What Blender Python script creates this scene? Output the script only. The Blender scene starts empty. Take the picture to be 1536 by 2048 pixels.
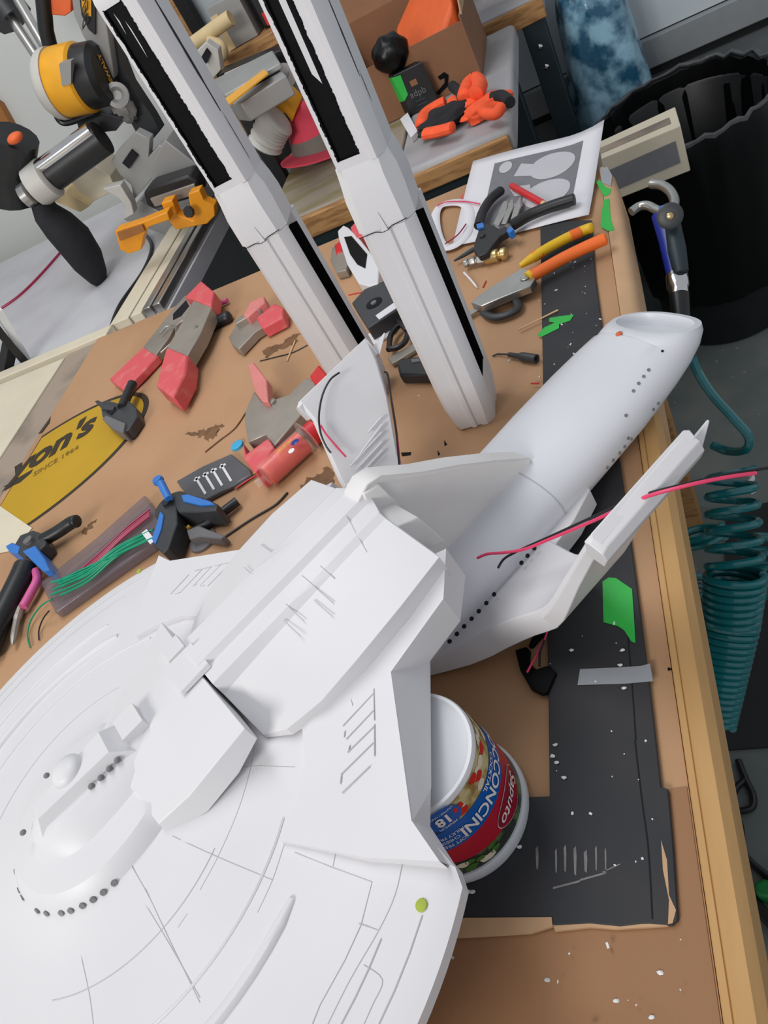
import bpy, bmesh, math, random
from mathutils import Vector, Matrix, noise
random.seed(7)
C = bpy.context.scene.collection
PI = math.pi
# ------------------------------------------------------------------ camera
F = 1591.47; CH = 0.57                      # focal length in pixels of the 1536x2048 frame; lens height over the bench top
RX = Vector((0.88848183, -0.22494802, -0.39999804))   # world axes seen from the lens (right, down, forward)
RY = Vector((0.11849782, -0.72960802, 0.6735209))
RZ = Vector((-0.44334897, -0.64580997, -0.62158762))
cam_d = bpy.data.cameras.new('camera'); cam = bpy.data.objects.new('camera', cam_d); C.objects.link(cam)
cam_d.sensor_fit = 'VERTICAL'; cam_d.sensor_height = 24; cam_d.lens = F/2048*24
cam_d.clip_start = .01
cam.matrix_world = Matrix(((RX[0], -RX[1], -RX[2], 0), (RY[0], -RY[1], -RY[2], 0), (RZ[0], -RZ[1], -RZ[2], CH), (0, 0, 0, 1)))
bpy.context.scene.camera = cam

def ray(px, py):
    d = Vector((px-768, py-1024, F)); return Vector((RX.dot(d), RY.dot(d), RZ.dot(d)))
def W(px, py, z=0.0):                        # measured point of the photograph at height z
    d = ray(px, py); t = (z-CH)/d.z; return Vector((d.x*t, d.y*t, z))
def WY(px, py, Y):
    d = ray(px, py); t = Y/d.y; return Vector((d.x*t, Y, CH+d.z*t))
def WX(px, py, X):
    d = ray(px, py); t = X/d.x; return Vector((X, d.y*t, CH+d.z*t))

# ------------------------------------------------------------------ materials
def lin(c): return tuple(((x/255)/12.92 if x/255 <= .04045 else ((x/255+.055)/1.055)**2.4) for x in c)
M = {}
def mat(name, col, rough=.5, metal=0, var=.08, scale=30, col2=None, lo=.45, hi=.65, bump=0, trans=0, alpha=1, coat=0, spec=.5, bscale=None, stretch=None):
    m = bpy.data.materials.new(name); m.use_nodes = True; nt = m.node_tree; n = nt.nodes; l = nt.links
    b = n['Principled BSDF']; b.inputs['Roughness'].default_value = rough; b.inputs['Metallic'].default_value = metal
    b.inputs['Specular IOR Level'].default_value = spec
    if coat: b.inputs['Coat Weight'].default_value = coat
    if trans: b.inputs['Transmission Weight'].default_value = trans
    if alpha < 1: b.inputs['Alpha'].default_value = alpha
    tc = n.new('ShaderNodeTexCoord'); nz = n.new('ShaderNodeTexNoise'); nz.inputs['Scale'].default_value = scale; nz.inputs['Detail'].default_value = 6
    src = tc.outputs['Object']
    if stretch:
        mp = n.new('ShaderNodeMapping'); mp.inputs['Scale'].default_value = stretch; l.new(src, mp.inputs['Vector']); src = mp.outputs['Vector']
    l.new(src, nz.inputs['Vector'])
    cr = n.new('ShaderNodeValToRGB'); c1 = lin(col)
    if col2 is None:
        a = tuple(x*(1-var) for x in c1); c2 = tuple(min(1, x*(1+var)) for x in c1); cr.color_ramp.elements[0].position = .3; cr.color_ramp.elements[1].position = .7
    else:
        a = c1; c2 = lin(col2); cr.color_ramp.elements[0].position = lo; cr.color_ramp.elements[1].position = hi
    cr.color_ramp.elements[0].color = (*a, 1); cr.color_ramp.elements[1].color = (*c2, 1)
    l.new(nz.outputs['Fac'], cr.inputs['Fac']); l.new(cr.outputs['Color'], b.inputs['Base Color'])
    if bump:
        bn = n.new('ShaderNodeBump'); bn.inputs['Strength'].default_value = bump; bn.inputs['Distance'].default_value = .003
        n2 = n.new('ShaderNodeTexNoise'); n2.inputs['Scale'].default_value = bscale or scale*3; n2.inputs['Detail'].default_value = 5
        l.new(src, n2.inputs['Vector']); l.new(n2.outputs['Fac'], bn.inputs['Height']); l.new(bn.outputs['Normal'], b.inputs['Normal'])
    M[name] = m; return m
mat('white_print', (215, 214, 216), .45, var=.02, scale=12, bump=.02, bscale=60)
mat('white_hull', (217, 218, 223), .38, var=.02, scale=10)
mat('panel_line', (184, 184, 187), .6, var=.05)
mat('primer', (222, 220, 218), .5, var=.03, scale=20)
mat('hole', (36, 36, 40), .8, var=.1, spec=.1)
mat('soft_hole', (120, 120, 122), .8, var=.2)
mat('black_paint', (9, 10, 12), .5, var=.3, scale=90, spec=.12)
mat('cardboard', (180, 140, 104), .75, col2=(168, 128, 92), scale=4, bump=.06, bscale=200)
mat('cardboard_pale', (188, 152, 116), .75, var=.06, scale=20)
mat('shaded_card', (150, 110, 76), .75, col2=(138, 98, 66), scale=5, bump=.06, bscale=200)  # cardboard brown with the foreground shadow put into its colour
mat('carton', (132, 92, 64), .8, var=.08, scale=15)
mat('stain', (112, 78, 46), .6, var=.3, scale=80)
mat('black_card', (36, 38, 43), .7, col2=(54, 53, 53), lo=.35, hi=.8, scale=9, bump=.05, bscale=120)
mat('scuff', (122, 118, 116), .8, var=.2, scale=150)
mat('logo_yellow', (186, 146, 10), .6, var=.05, scale=10)
mat('logo_dark', (48, 38, 22), .6, var=.1)
mat('wood_edge', (196, 154, 98), .6, col2=(184, 142, 88), lo=.3, hi=.75, scale=9, stretch=(6, 1, 6), bump=.08)
mat('raw_wood', (176, 132, 82), .7, col2=(140, 98, 58), scale=20, stretch=(1, 6, 6), bump=.15)
mat('old_plywood', (158, 142, 126), .75, col2=(120, 108, 98), scale=8, bump=.1)
mat('cream_board', (214, 204, 180), .6, var=.05, scale=10)
mat('white_top', (200, 200, 204), .35, col2=(186, 184, 190), scale=4)
mat('grey_top', (166, 164, 166), .5, col2=(150, 148, 148), scale=8)
mat('stained_top', (150, 138, 122), .6, col2=(128, 118, 78), scale=6, stretch=(1, 3, 1))
mat('concrete', (108, 116, 113), .6, col2=(124, 128, 123), scale=7, bump=.1)
mat('mat_rubber', (38, 40, 41), .7, var=.15, scale=12)
mat('speck', (140, 140, 134), .8, var=.1)
mat('wall_panel', (196, 204, 207), .45, var=.03, scale=3)
mat('wall_white', (198, 200, 196), .6, var=.03, scale=3)
mat('wall_trim', (140, 144, 146), .4, var=.04)
mat('wall_low', (112, 117, 119), .6, var=.05, scale=5)
mat('brown_panel', (150, 96, 44), .6, var=.1)
mat('dark_gap', (14, 15, 15), .8)
mat('teal_steel', (26, 42, 48), .5, var=.1)
mat('steel', (182, 180, 176), .3, .9, var=.1)
mat('chrome', (215, 215, 215), .14, 1, var=.03)
mat('worn_steel', (142, 134, 124), .4, .4, col2=(168, 160, 150), lo=.3, hi=.8, scale=14, bump=.1)
mat('saw_grey', (150, 150, 148), .45, .3, var=.06, scale=14)
mat('saw_pale', (186, 184, 178), .5, var=.08, scale=20, bump=.1)
mat('yellow_tool', (222, 158, 26), .45, var=.06)
mat('orange_clamp', (228, 148, 24), .42, var=.06)
mat('black_plastic', (26, 27, 29), .42, var=.2)
mat('dark_plastic', (52, 54, 57), .45, var=.12)
mat('grey_plastic', (104, 102, 104), .5, var=.1)
mat('black_bag', (7, 8, 9), .32, var=.2, spec=.25)
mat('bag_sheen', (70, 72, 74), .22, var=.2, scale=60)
mat('tip_red', (214, 84, 90), .5, col2=(214, 122, 118), lo=.5, hi=.75, scale=45)
mat('tip_rose', (214, 128, 122), .5, var=.08)
mat('blue_plastic', (48, 116, 196), .4, var=.06)
mat('deep_blue', (22, 40, 132), .35, var=.1)
mat('green_tape', (40, 176, 66), .5, var=.04)
mat('grey_tape', (150, 153, 158), .4, var=.04)
mat('teal_hose', (12, 112, 116), .25, var=.08, coat=.4)
mat('red_wire', (222, 62, 104), .35, var=.05)
mat('red', (202, 34, 40), .4, var=.08)
mat('black_wire', (26, 26, 30), .4, var=.1)
mat('green_wire', (12, 140, 104), .4, var=.15)
mat('crimson_wire', (150, 24, 66), .4, var=.1)
mat('poly_bag', (122, 110, 118), .2, var=.15, scale=30, alpha=.5, bump=.3, bscale=50)
mat('esd_bag', (86, 86, 90), .25, var=.1, alpha=.93, bump=.2, bscale=50)
mat('led_white', (214, 216, 216), .5, var=.05)
mat('pliers_orange', (244, 112, 36), .5, var=.05)
mat('pliers_yellow', (232, 186, 26), .5, var=.05)
mat('brass', (196, 172, 120), .3, .8, var=.1)
mat('paper', (224, 222, 226), .7, var=.02, scale=6)
mat('print_dark', (120, 120, 124), .7, var=.06, scale=60)
mat('print_light', (190, 190, 194), .7, var=.03)
mat('wood_stick', (214, 180, 136), .7, var=.1)
mat('orange_label', (240, 96, 26), .35, col2=(220, 34, 28), lo=.4, hi=.6, scale=22)
mat('clear', (230, 214, 206), .08, var=.02, alpha=.18)
mat('sky_cap', (58, 168, 214), .4)
mat('tub_white', (226, 227, 230), .32, var=.02)
mat('lid_white', (214, 217, 222), .3, var=.02, alpha=.97)
mat('label_blue', (8, 92, 178), .3, var=.05)
mat('label_red', (182, 28, 52), .3, var=.05)
mat('label_maroon', (150, 22, 46), .3, var=.05)
mat('label_food', (150, 120, 62), .35, col2=(206, 190, 140), lo=.4, hi=.6, scale=110)
mat('label_leaf', (52, 54, 52), .35, col2=(84, 118, 66), lo=.5, hi=.62, scale=90)
mat('label_dark', (84, 76, 68), .35, var=.1)
mat('ink_white', (236, 234, 232), .4, var=.01)
mat('tomato', (206, 36, 30), .35, var=.1)
mat('mozz', (226, 216, 190), .35, var=.05)
mat('leaf', (70, 112, 46), .4, var=.2)
mat('label_yellow', (228, 182, 40), .5)
mat('pink_fabric', (222, 72, 92), .85, var=.06, bump=.2, bscale=300)
mat('grey_fabric', (120, 114, 106), .85, var=.08)
mat('orange_fabric', (246, 92, 48), .8, var=.1, scale=60, bump=.2, bscale=200)
mat('black_fabric', (28, 29, 33), .85, var=.2, scale=60, bump=.2, bscale=200)
mat('orange_foam', (224, 100, 48), .6, var=.08, scale=25)
mat('blue_bag', (36, 84, 112), .18, col2=(142, 184, 204), lo=.40, hi=.60, scale=17, bump=1.0, bscale=26)  # pale second tone paints whitish highlights into the mottled blue
mat('beige', (206, 184, 140), .7, var=.08)
mat('pink_grip', (206, 92, 146), .5)
mat('olive_dot', (160, 176, 62), .6)
mat('orange_dot', (206, 102, 62), .5, var=.2, scale=300)
mat('green_plastic', (28, 130, 62), .4)
mat('ink_dark', (62, 60, 60), .6)

# ------------------------------------------------------------------ mesh building
class MB:
    def __init__(s): s.v = []; s.f = []; s.mi = []; s.cur = 0
    def mset(s, i): s.cur = i; return s
    def add(s, vs, fs):
        o = len(s.v); s.v += [Vector(p) for p in vs]; s.f += [tuple(i+o for i in f) for f in fs]; s.mi += [s.cur]*len(fs); return s
    def prism(s, top, h=None, bot=None):
        top = [Vector(p) for p in top]; n = len(top)
        a = sum(top[i].x*top[(i+1) % n].y-top[(i+1) % n].x*top[i].y for i in range(n))
        if a < 0: top = top[::-1]; bot = bot[::-1] if bot else None
        b = [Vector(p) for p in bot] if bot else [p-Vector((0, 0, h)) for p in top]
        fs = [tuple(range(n)), tuple(range(2*n-1, n-1, -1))]+[(i, n+i, n+(i+1) % n, (i+1) % n) for i in range(n)]
        return s.add(top+b, fs)
    def flat(s, pix, z, h=None):              # outline traced at height z, standing h tall
        return s.prism([W(x, y, z) for x, y in pix], h if h is not None else z)
    def box(s, c, size, R=None):
        x, y, z = (q/2 for q in size); c = Vector(c)
        vs = [Vector((a*x, b*y, d*z)) for d in (-1, 1) for a, b in ((-1, -1), (1, -1), (1, 1), (-1, 1))]
        if R is not None: vs = [R @ p for p in vs]
        return s.add([c+p for p in vs], [(3, 2, 1, 0), (4, 5, 6, 7), (0, 1, 5, 4), (1, 2, 6, 5), (2, 3, 7, 6), (3, 0, 4, 7)])
    def bb(s, x0, x1, y0, y1, z0, z1): return s.box(((x0+x1)/2, (y0+y1)/2, (z0+z1)/2), (x1-x0, y1-y0, z1-z0))
    def loft(s, rings, cap=True, closed=True):
        n = len(rings[0]); vs = [p for r in rings for p in r]; fs = []
        for i in range(len(rings)-1):
            for j in range(n if closed else n-1):
                k = (j+1) % n; fs.append((i*n+j, i*n+k, (i+1)*n+k, (i+1)*n+j))
        if cap: fs.append(tuple(range(n-1, -1, -1))); fs.append(tuple(range((len(rings)-1)*n, len(rings)*n)))
        return s.add(vs, fs)
    def tube(s, pts, r, n=10, closed=False, sq=1.0, up=None):
        pts = [Vector(p) for p in pts]; N = len(pts); rs = r if isinstance(r, (list, tuple)) else [r]*N
        rings = []; prev = None
        for i in range(N):
            if closed: t = pts[(i+1) % N]-pts[i-1]
            else: t = pts[min(i+1, N-1)]-pts[max(i-1, 0)]
            t = t.normalized() if t.length > 1e-9 else Vector((0, 0, 1))
            if prev is None:
                a = Vector(up) if up else (Vector((0, 0, 1)) if abs(t.z) < .9 else Vector((1, 0, 0)))
            else: a = prev
            a = (a-t*a.dot(t)).normalized(); prev = a; b = t.cross(a)
            rings.append([pts[i]+(a*math.cos(2*PI*j/n)*sq+b*math.sin(2*PI*j/n))*rs[i] for j in range(n)])
        if closed:
            rings.append(rings[0]); return s.loft(rings, cap=False)
        return s.loft(rings)
    def lathe(s, prof, c, ax=(0, 0, 1), n=32, cap=True):   # prof: (r, h) along ax
        c = Vector(c); ax = Vector(ax).normalized(); a = Vector((1, 0, 0)) if abs(ax.x) < .8 else Vector((0, 1, 0)); a = (a-ax*a.dot(ax)).normalized(); b = ax.cross(a)
        return s.loft([[c+ax*h+(a*math.cos(2*PI*j/n)+b*math.sin(2*PI*j/n))*max(r, 1e-5) for j in range(n)] for r, h in prof], cap)
    def blob(s, c, rad, R=None, nu=20, nv=12, amp=0, fr=8, seed=0):
        c = Vector(c); rings = []
        for i in range(nv+1):
            th = PI*i/nv; ring = []
            for j in range(nu):
                d = Vector((math.sin(th)*math.cos(2*PI*j/nu), math.sin(th)*math.sin(2*PI*j/nu), -math.cos(th)))
                k = 1+amp*noise.noise(d*fr+Vector((seed, seed*2, 0))); p = Vector((d.x*rad[0]*k, d.y*rad[1]*k, d.z*rad[2]*k))
                ring.append(c+(R @ p if R is not None else p))
            rings.append(ring)
        return s.loft(rings, cap=False)
    def build(s, name, mats, parent=None, base=None, bevel=0, ang=40, bseg=2, local=False):
        me = bpy.data.meshes.new(name); off = Vector((0, 0, 0))
        if parent is not None and not local: off = ORG[parent.name]
        if parent is None: off = Vector(base) if base is not None else centre_base(s.v)
        me.from_pydata([p-off for p in s.v], [], s.f); me.validate()
        if not isinstance(mats, (list, tuple)): mats = [mats]
        for m in mats: me.materials.append(M[m])
        if len(me.polygons) == len(s.mi): me.polygons.foreach_set('material_index', s.mi)
        bm = bmesh.new(); bm.from_mesh(me); bmesh.ops.remove_doubles(bm, verts=bm.verts, dist=1e-6); bmesh.ops.recalc_face_normals(bm, faces=bm.faces); bm.to_mesh(me); bm.free()
        me.polygons.foreach_set('use_smooth', [True]*len(me.polygons)); me.set_sharp_from_angle(angle=math.radians(ang)); me.update()
        o = bpy.data.objects.new(name, me); C.objects.link(o)
        if parent is not None: o.parent = parent; ORG[o.name] = off
        else: o.location = off; ORG[o.name] = off
        if bevel:
            b = o.modifiers.new('bevel', 'BEVEL'); b.width = bevel; b.segments = bseg; b.limit_method = 'ANGLE'; b.angle_limit = math.radians(35)
        return o
ORG = {}
def centre_base(vs):
    xs = [p.x for p in vs]; ys = [p.y for p in vs]; return Vector(((min(xs)+max(xs))/2, (min(ys)+max(ys))/2, min(p.z for p in vs)))
def tag(o, label, cat, group=None, kind=None):
    o['label'] = label; o['category'] = cat
    if group: o['group'] = group
    if kind: o['kind'] = kind
    return o
def struct(o): o['kind'] = 'structure'; return o
def thing(name, label, cat, loc, group=None):
    o = bpy.data.objects.new(name, None); C.objects.link(o); o.location = loc; o.empty_display_size = .02; ORG[o.name] = Vector(loc); return tag(o, label, cat, group)
def spl(pts, k=8, closed=False):
    pts = [Vector(p) for p in pts]; N = len(pts); out = []
    rng = range(N) if closed else range(N-1)
    for i in rng:
        if closed: p0, p1, p2, p3 = pts[i-1], pts[i], pts[(i+1) % N], pts[(i+2) % N]
        else: p0, p1, p2, p3 = pts[max(i-1, 0)], pts[i], pts[i+1], pts[min(i+2, N-1)]
        for q in range(k):
            t = q/k; out.append(.5*((2*p1)+(p2-p0)*t+(2*p0-5*p1+4*p2-p3)*t*t+(3*p1-p0-3*p2+p3)*t**3))
    if not closed: out.append(pts[-1])
    return out
def path(pix, z, k=8):                       # a run of measured points, z one height or one per point
    zs = z if isinstance(z, (list, tuple)) else [z]*len(pix)
    return spl([W(x, y, q) for (x, y), q in zip(pix, zs)], k)
def text_geo(body, size=1, shear=0, off=0, bold=False):
    cu = bpy.data.curves.new('lettering', 'FONT'); cu.body = body; cu.size = size; cu.align_x = 'CENTER'; cu.align_y = 'CENTER'; cu.shear = shear; cu.offset = off; cu.resolution_u = 3
    ob = bpy.data.objects.new('lettering', cu); C.objects.link(ob); dg = bpy.context.evaluated_depsgraph_get(); dg.update()
    me = bpy.data.meshes.new_from_object(ob.evaluated_get(dg)); vs = [v.co.copy() for v in me.vertices]; fs = [tuple(p.vertices) for p in me.polygons]
    bpy.data.objects.remove(ob); bpy.data.curves.remove(cu); bpy.data.meshes.remove(me); return vs, fs
def quad_text(mb, body, P0, ex, ey, size, shear=0, off=0, lift=None):   # lettering lying in the plane of ex, ey
    vs, fs = text_geo(body, size, shear, off); n = Vector(ex).cross(Vector(ey)).normalized(); l = .0006 if lift is None else lift
    mb.add([Vector(P0)+Vector(ex)*v.x+Vector(ey)*v.y+n*l for v in vs], fs)

# ================================================================== THE SETTING
mb = MB(); mb.bb(-3.2, 1.6, -1.2, 2.6, -.95, -.9); struct(mb.build('floor', 'concrete'))
mb = MB(); mb.bb(-1.28, 1.6, 2.5, 2.56, -.26, 1.9); struct(mb.build('wall_back', 'wall_panel'))
mb = MB(); mb.bb(-3.2, 1.6, 2.52, 2.58, -.9, -.26); struct(mb.build('wall_back_lower', 'wall_low'))
mb = MB(); mb.bb(-3.2, -1.28, 2.5, 2.56, -.26, 1.9); struct(mb.build('wall_back_left', 'wall_white'))
mb = MB(); mb.bb(-1.28, 1.6, 2.478, 2.5, -.34, -.262); struct(mb.build('trim_1', 'wall_trim', bevel=.004))
mb = MB(); mb.bb(-1.28, 1.6, 2.49, 2.52, -.362, -.342); struct(mb.build('trim_2', 'dark_gap'))
mb = MB(); mb.bb(-3.2, -3.14, -.4, 2.5, -.9, 1.9); struct(mb.build('wall_left', 'wall_white'))
mb = MB()
for i in range(130):
    x, y = random.uniform(-.15, .3), random.uniform(.2, 2.0); r = random.choice((.0015, .002, .003, .005))
    mb.lathe([(r*.2, 0), (r, .0004), (r*.6, .0012)], (x, y, -.9), n=5)
tag(mb.build('paint_spatter', 'speck'), 'pale dried paint spots spattered over the grey concrete floor', 'spatter', kind='stuff')
mb = MB(); mb.prism([W(1452, 1020, -.894), W(1560, 1000, -.894), W(1580, 1490, -.894), W(1440, 1500, -.894)], .006)
tag(mb.build('rubber_mat', 'mat_rubber'), 'dark rubber floor mat beside the bench under the hose', 'mat')

# the bench ----------------------------------------------------------
bench = thing('workbench', 'long wooden workbench with a thick pale edge board carrying the white model', 'workbench', (-.6, .5, -.9))
mb = MB(); mb.bb(-1.285, -.077, -.5, 1.40, -.045, -.006); mb.build('bench_top', 'old_plywood', bench, bevel=.002)
mb = MB(); prof = [(-.0765, -.045), (-.0765, .003), (-.0755, .004), (-.0715, .004), (-.0708, .0028), (-.070, .004), (-.0585, .003), (-.052, -.004), (-.0505, -.045)]
mb.loft([[Vector((x, y, z)) for x, z in prof] for y in (-.5, .35, .43, .66)]); mb.build('edge_board', 'wood_edge', bench, ang=25)
mb = MB(); mb.loft([[Vector((x-dx*max(0, (x+.0765)/.026), y, z)) for x, z in [(-.0765, -.045), (-.0765, .003), (-.0745, .004), (-.071, .004), (-.068, .004), (-.065, .004), (-.062, .0035), (-.0575, .002), (-.052, -.006), (-.0505, -.045)]] for y, dx in ((.66, 0), (1.0, 0), (1.16, .001), (1.22, .006), (1.25, .016))]); mb.build('edge_wrap', 'cardboard_pale', bench, ang=40)
for x in (-1.2, -.13):
    for y in (-.4, 1.3):
        mb = MB(); mb.bb(x-.045, x+.045, y-.045, y+.045, -.9, -.045); mb.build('leg', 'raw_wood', bench, bevel=.003)
mb = MB(); mb.bb(-1.2, -.13, 1.33, 1.37, -.16, -.045); mb.build('apron', 'teal_steel', bench)

# cardboard covering with the printed oval ----------------------------
cov = thing('cardboard_sheet', 'big flat brown cardboard sheet with a yellow oval logo covering the bench', 'cardboard', (-.6, .6, -.005))
mb = MB(); mb.prism([Vector(p) for p in ((-.0775, -.45, 0), (-.0775, 1.24, 0), (-.11, 1.40, 0), (-1.19, 1.40, 0), (-1.175, -.45, 0))], .005); mb.build('sheet', 'cardboard', cov)
mat('logo_brown', (132, 104, 14), .6)
# oval: seen boundary points on the sheet fix its outline
ov = [W(x, y, .0) for x, y in ((10, 1012), (115, 968), (215, 893), (270, 843), (296, 790), (285, 783), (245, 778), (195, 786), (118, 808))]
oc = Vector((-1.115, 0.93, 0)); 
def oval_pts(s=1.0):
    q = W(297, 797, 0); a = (q-oc); L = a.length; e = a.normalized(); n = Vector((-e.y, e.x, 0)); out = []
    for i in range(64):
        t = 2*PI*i/64; p = oc+e*(L*s*math.cos(t))+n*(.148*(s if s == 1 else s*.985)*math.sin(t)); out.append(p)
    return [p for p in out if p.x > -1.178]
mb = MB(); mb.prism([p+Vector((0, 0, .0005)) for p in oval_pts(1.0)], .0004); mb.build('printed_outline', 'logo_dark', cov)
mb = MB(); mb.prism([p+Vector((0, 0, .0008)) for p in oval_pts(.955)], .0003); mb.build('printed_oval', 'logo_yellow', cov)
mb = MB(); a = W(60, 940, 0); b = W(205, 850, 0); ex = (b-a).normalized(); ey = Vector((-ex.y, ex.x, 0)); mid = W(112, 893, .001)
quad_text(mb, "yon's", mid+ey*.004-ex*.012, ex, ey, .090, shear=.32, off=.0035)
mb.build('printed_lettering', 'logo_dark', cov); mb = MB(); mb.prism([W(x, y, .0011) for x, y in ((6, 974), (40, 953), (66, 938), (62, 946), (40, 965), (20, 974))], .0002)
mb.build('printed_swash', 'logo_dark', cov); mb = MB(); mb.prism([W(x, y, .0011) for x, y in ((76, 868), (98, 838), (101, 832), (99, 845), (84, 865))], .0002)
mb.build('printed_swash', 'logo_dark', cov); mb = MB(); quad_text(mb, 'SINCE 1964', W(112, 922, .001), ex, ey, .020, off=.0002); mb.build('printed_small_lettering', 'logo_brown', cov)
for pix in (((370, 866), (392, 864), (404, 858), (416, 860), (432, 848), (448, 848), (438, 860), (432, 872), (414, 882), (408, 874), (392, 872)), ((520, 700), (555, 690), (580, 672), (600, 668), (590, 690), (560, 700), (535, 716)),
            ((368, 780), (380, 770), (392, 772), (378, 782)), ((160, 1065), (180, 1046), (192, 1040), (182, 1056), (170, 1070)), ((600, 975), (615, 955), (640, 950), (655, 930), (665, 945), (668, 970), (630, 985))):
    jr = random.Random(len(pix)+pix[0][0]); out = []
    for (xa, ya), (xb, yb) in zip(pix, pix[1:]+pix[:1]):
        for q in range(5): out.append((xa+(xb-xa)*q/5+jr.uniform(-4, 4), ya+(yb-ya)*q/5+jr.uniform(-3, 3)))
    mb = MB(); mb.flat(out, .0004, .0003); mb.build('stain', 'stain', cov)
for pix in (((1206, 1966), (1213, 1954), (1232, 1960), (1236, 1976), (1243, 1984), (1235, 1981), (1229, 1976), (1228, 1986), (1225, 1977), (1212, 1974), (1208, 1980)), ((942, 2014), (951, 2014), (950, 2050), (943, 2050)),
            ((802, 905), (822, 904), (821, 910), (804, 912)), ((1335, 1335), (1346, 1338), (1336, 1341)), ((888, 880), (894, 888), (889, 892)), ((875, 900), (880, 908), (876, 911))):
    mb = MB(); mb.flat(pix, .0006, .0005); mb.build('ink_blot', 'black_paint', cov)
mb = MB()
for i in range(150):
    x, y = random.uniform(-.18, -.1), random.uniform(.2, 1.1)
    if random.random() < .25: x, y = random.uniform(-.3, -.09), random.uniform(.05, .17)
    elif random.random() < .2: x, y = random.uniform(-.35, -.19), random.uniform(.8, 1.1)
    r = random.choice((.0004, .0005, .0006, .001)); z = .0045 if x > -.177 else .0002
    mb.box((x, y, z+r*.4), (r*random.uniform(1, 4), r*1.6, r*.8), Matrix.Rotation(random.uniform(0, 3), 3, 'Z'))
for px, py in ((1110, 1490), (1105, 1512), (1113, 1525), (1128, 1555), (1038, 1694), (1143, 1300), (1245, 1300), (1240, 1330), (1248, 1376), (935, 1783), (928, 1788), (945, 1784), (1320, 1945), (1232, 2002), (1303, 2035), (1094, 1960)):
    p = W(px, py, .0055 if px < 1300 and py < 1830 else .001); mb.blob(p, (.0022, .0014, .0009), nu=7, nv=4, amp=.6, fr=3, seed=px)
tag(mb.build('foam_crumbs', 'led_white'), 'tiny white crumbs scattered over the bench and black cardboard', 'crumbs', kind='stuff')

o = MB(); o.prism([V3 for V3 in (Vector((-.62, -.44, .0008)), Vector((-.0785, -.44, .0008)), Vector((-.0785, .262, .0008)), Vector((-.3, .255, .0008)), Vector((-.62, .2, .0008)))], .0007); tag(o.build('shaded_cardboard', 'shaded_card'), 'cardboard at the bottom right under the black cardboard, coloured darker as in shadow', 'cardboard')  # added sheet, its darker brown paints the shadow over the cardboard here
# black cardboard -------------------------------------------------------
bc = thing('black_cardboard', 'worn black cardboard strip lying along the right side of the bench', 'cardboard', W(1200, 1300, .0))
mb = MB(); mb.flat([(1080, 440), (1183, 440), (1190, 550), (1272, 1160), (1299, 1370), (1322, 1574), (1336, 1577), (1346, 1690), (1356, 1840), (1344, 1850), (1290, 1846), (1240, 1852), (1180, 1846), (1106, 1850), (1104, 1834), (850, 1836), (850, 1600), (1099, 1592), (1096, 1350)], .0044, .0036); mb.build('strip', 'black_card', bc, bevel=.0008)
mb = MB(); mb.flat([(880, 1836), (1103, 1834), (1105, 1852), (1060, 1866), (960, 1872), (880, 1876)], .0046, .003); mb.build('torn_edge', 'cardboard_pale', bc)
mb = MB(); mb.flat([(1322, 1680), (1334, 1720), (1338, 1790), (1352, 1820), (1345, 1846), (1336, 1848), (1338, 1800), (1326, 1740)], .0047, .0004)
mb.flat([(1106, 1849), (1200, 1845), (1270, 1848), (1340, 1847), (1332, 1852), (1230, 1858), (1180, 1854), (1110, 1862)], .0035, .003); mb.build('frayed_edge', 'cardboard_pale', bc)
mb = MB(); random.seed(3)
for i, x in enumerate((1074, 1112, 1130, 1150, 1171, 1192, 1211)):
    a = 1695+random.uniform(-6, 6); b = a+random.uniform(35, 60); w = random.uniform(2, 4.5)*(1 if i < 5 else .5)
    mb.flat([(x-w, a+6), (x+w*.6, a), (x+w, a+20), (x+w*.7, b), (x-w*.5, b-4)], .0047, .0003)
for (x0, y0, x1, y1, w) in ((1106, 1776, 1160, 1762, 2), (1160, 1760, 1210, 1746, 2), (1205, 1744, 1240, 1728, 1.2)): mb.flat([(x0, y0-w), (x1, y1-w), (x1, y1+w), (x0, y0+w)], .0047, .0003)
mb.build('scuff', 'scuff', bc)
mb = MB()
for pts in (((1270, 1480), (1284, 1600), (1297, 1700), (1305, 1838)), ((1246, 1170), (1262, 1340), (1272, 1480))):
    mb.tube(path(pts, .0042, 4), .0007, 6)
mb.build('crease', 'dark_gap', bc)

# tape ------------------------------------------------------------------
def patch(pix, z, name, m, label, cat, group=None):
    mb = MB(); mb.flat(pix, z, .0004); return tag(mb.build(name, m), label, cat, group)
patch([(1205, 1163), (1217, 1155), (1232, 1156), (1264, 1178), (1267, 1220), (1271, 1286), (1262, 1282), (1248, 1260), (1236, 1252), (1207, 1244)], .0052, 'tape_piece', 'green_tape', 'largest piece of green masking tape, torn, below the curved white wing', 'tape')
patch([(1099, 636), (1122, 632), (1148, 629), (1140, 641), (1118, 648), (1118, 656), (1084, 673), (1074, 670), (1088, 655), (1110, 645), (1098, 643)], .0052, 'tape_piece', 'green_tape', 'zigzag scrap of green tape on the black cardboard beside the wooden swab', 'tape')
patch([(1208, 399), (1219, 397), (1220, 420), (1222, 440), (1229, 460), (1216, 462), (1201, 453), (1203, 425)], .0046, 'tape_piece', 'green_tape', 'curved strip of green tape on the bench edge board above the orange pliers handle', 'tape')
patch([(1191, 362), (1199, 360), (1212, 374), (1222, 378), (1220, 388), (1208, 393), (1203, 384)], .0046, 'tape_piece', 'green_tape', 'small crumpled green tape scrap beside the corner of the printed sheet', 'tape')
patch([(1160, 1338), (1230, 1335), (1280, 1332), (1300, 1327), (1306, 1362), (1250, 1367), (1155, 1370)], .0052, 'tape_piece', 'grey_tape', 'strip of grey duct tape holding down the black cardboard', 'tape')
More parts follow.
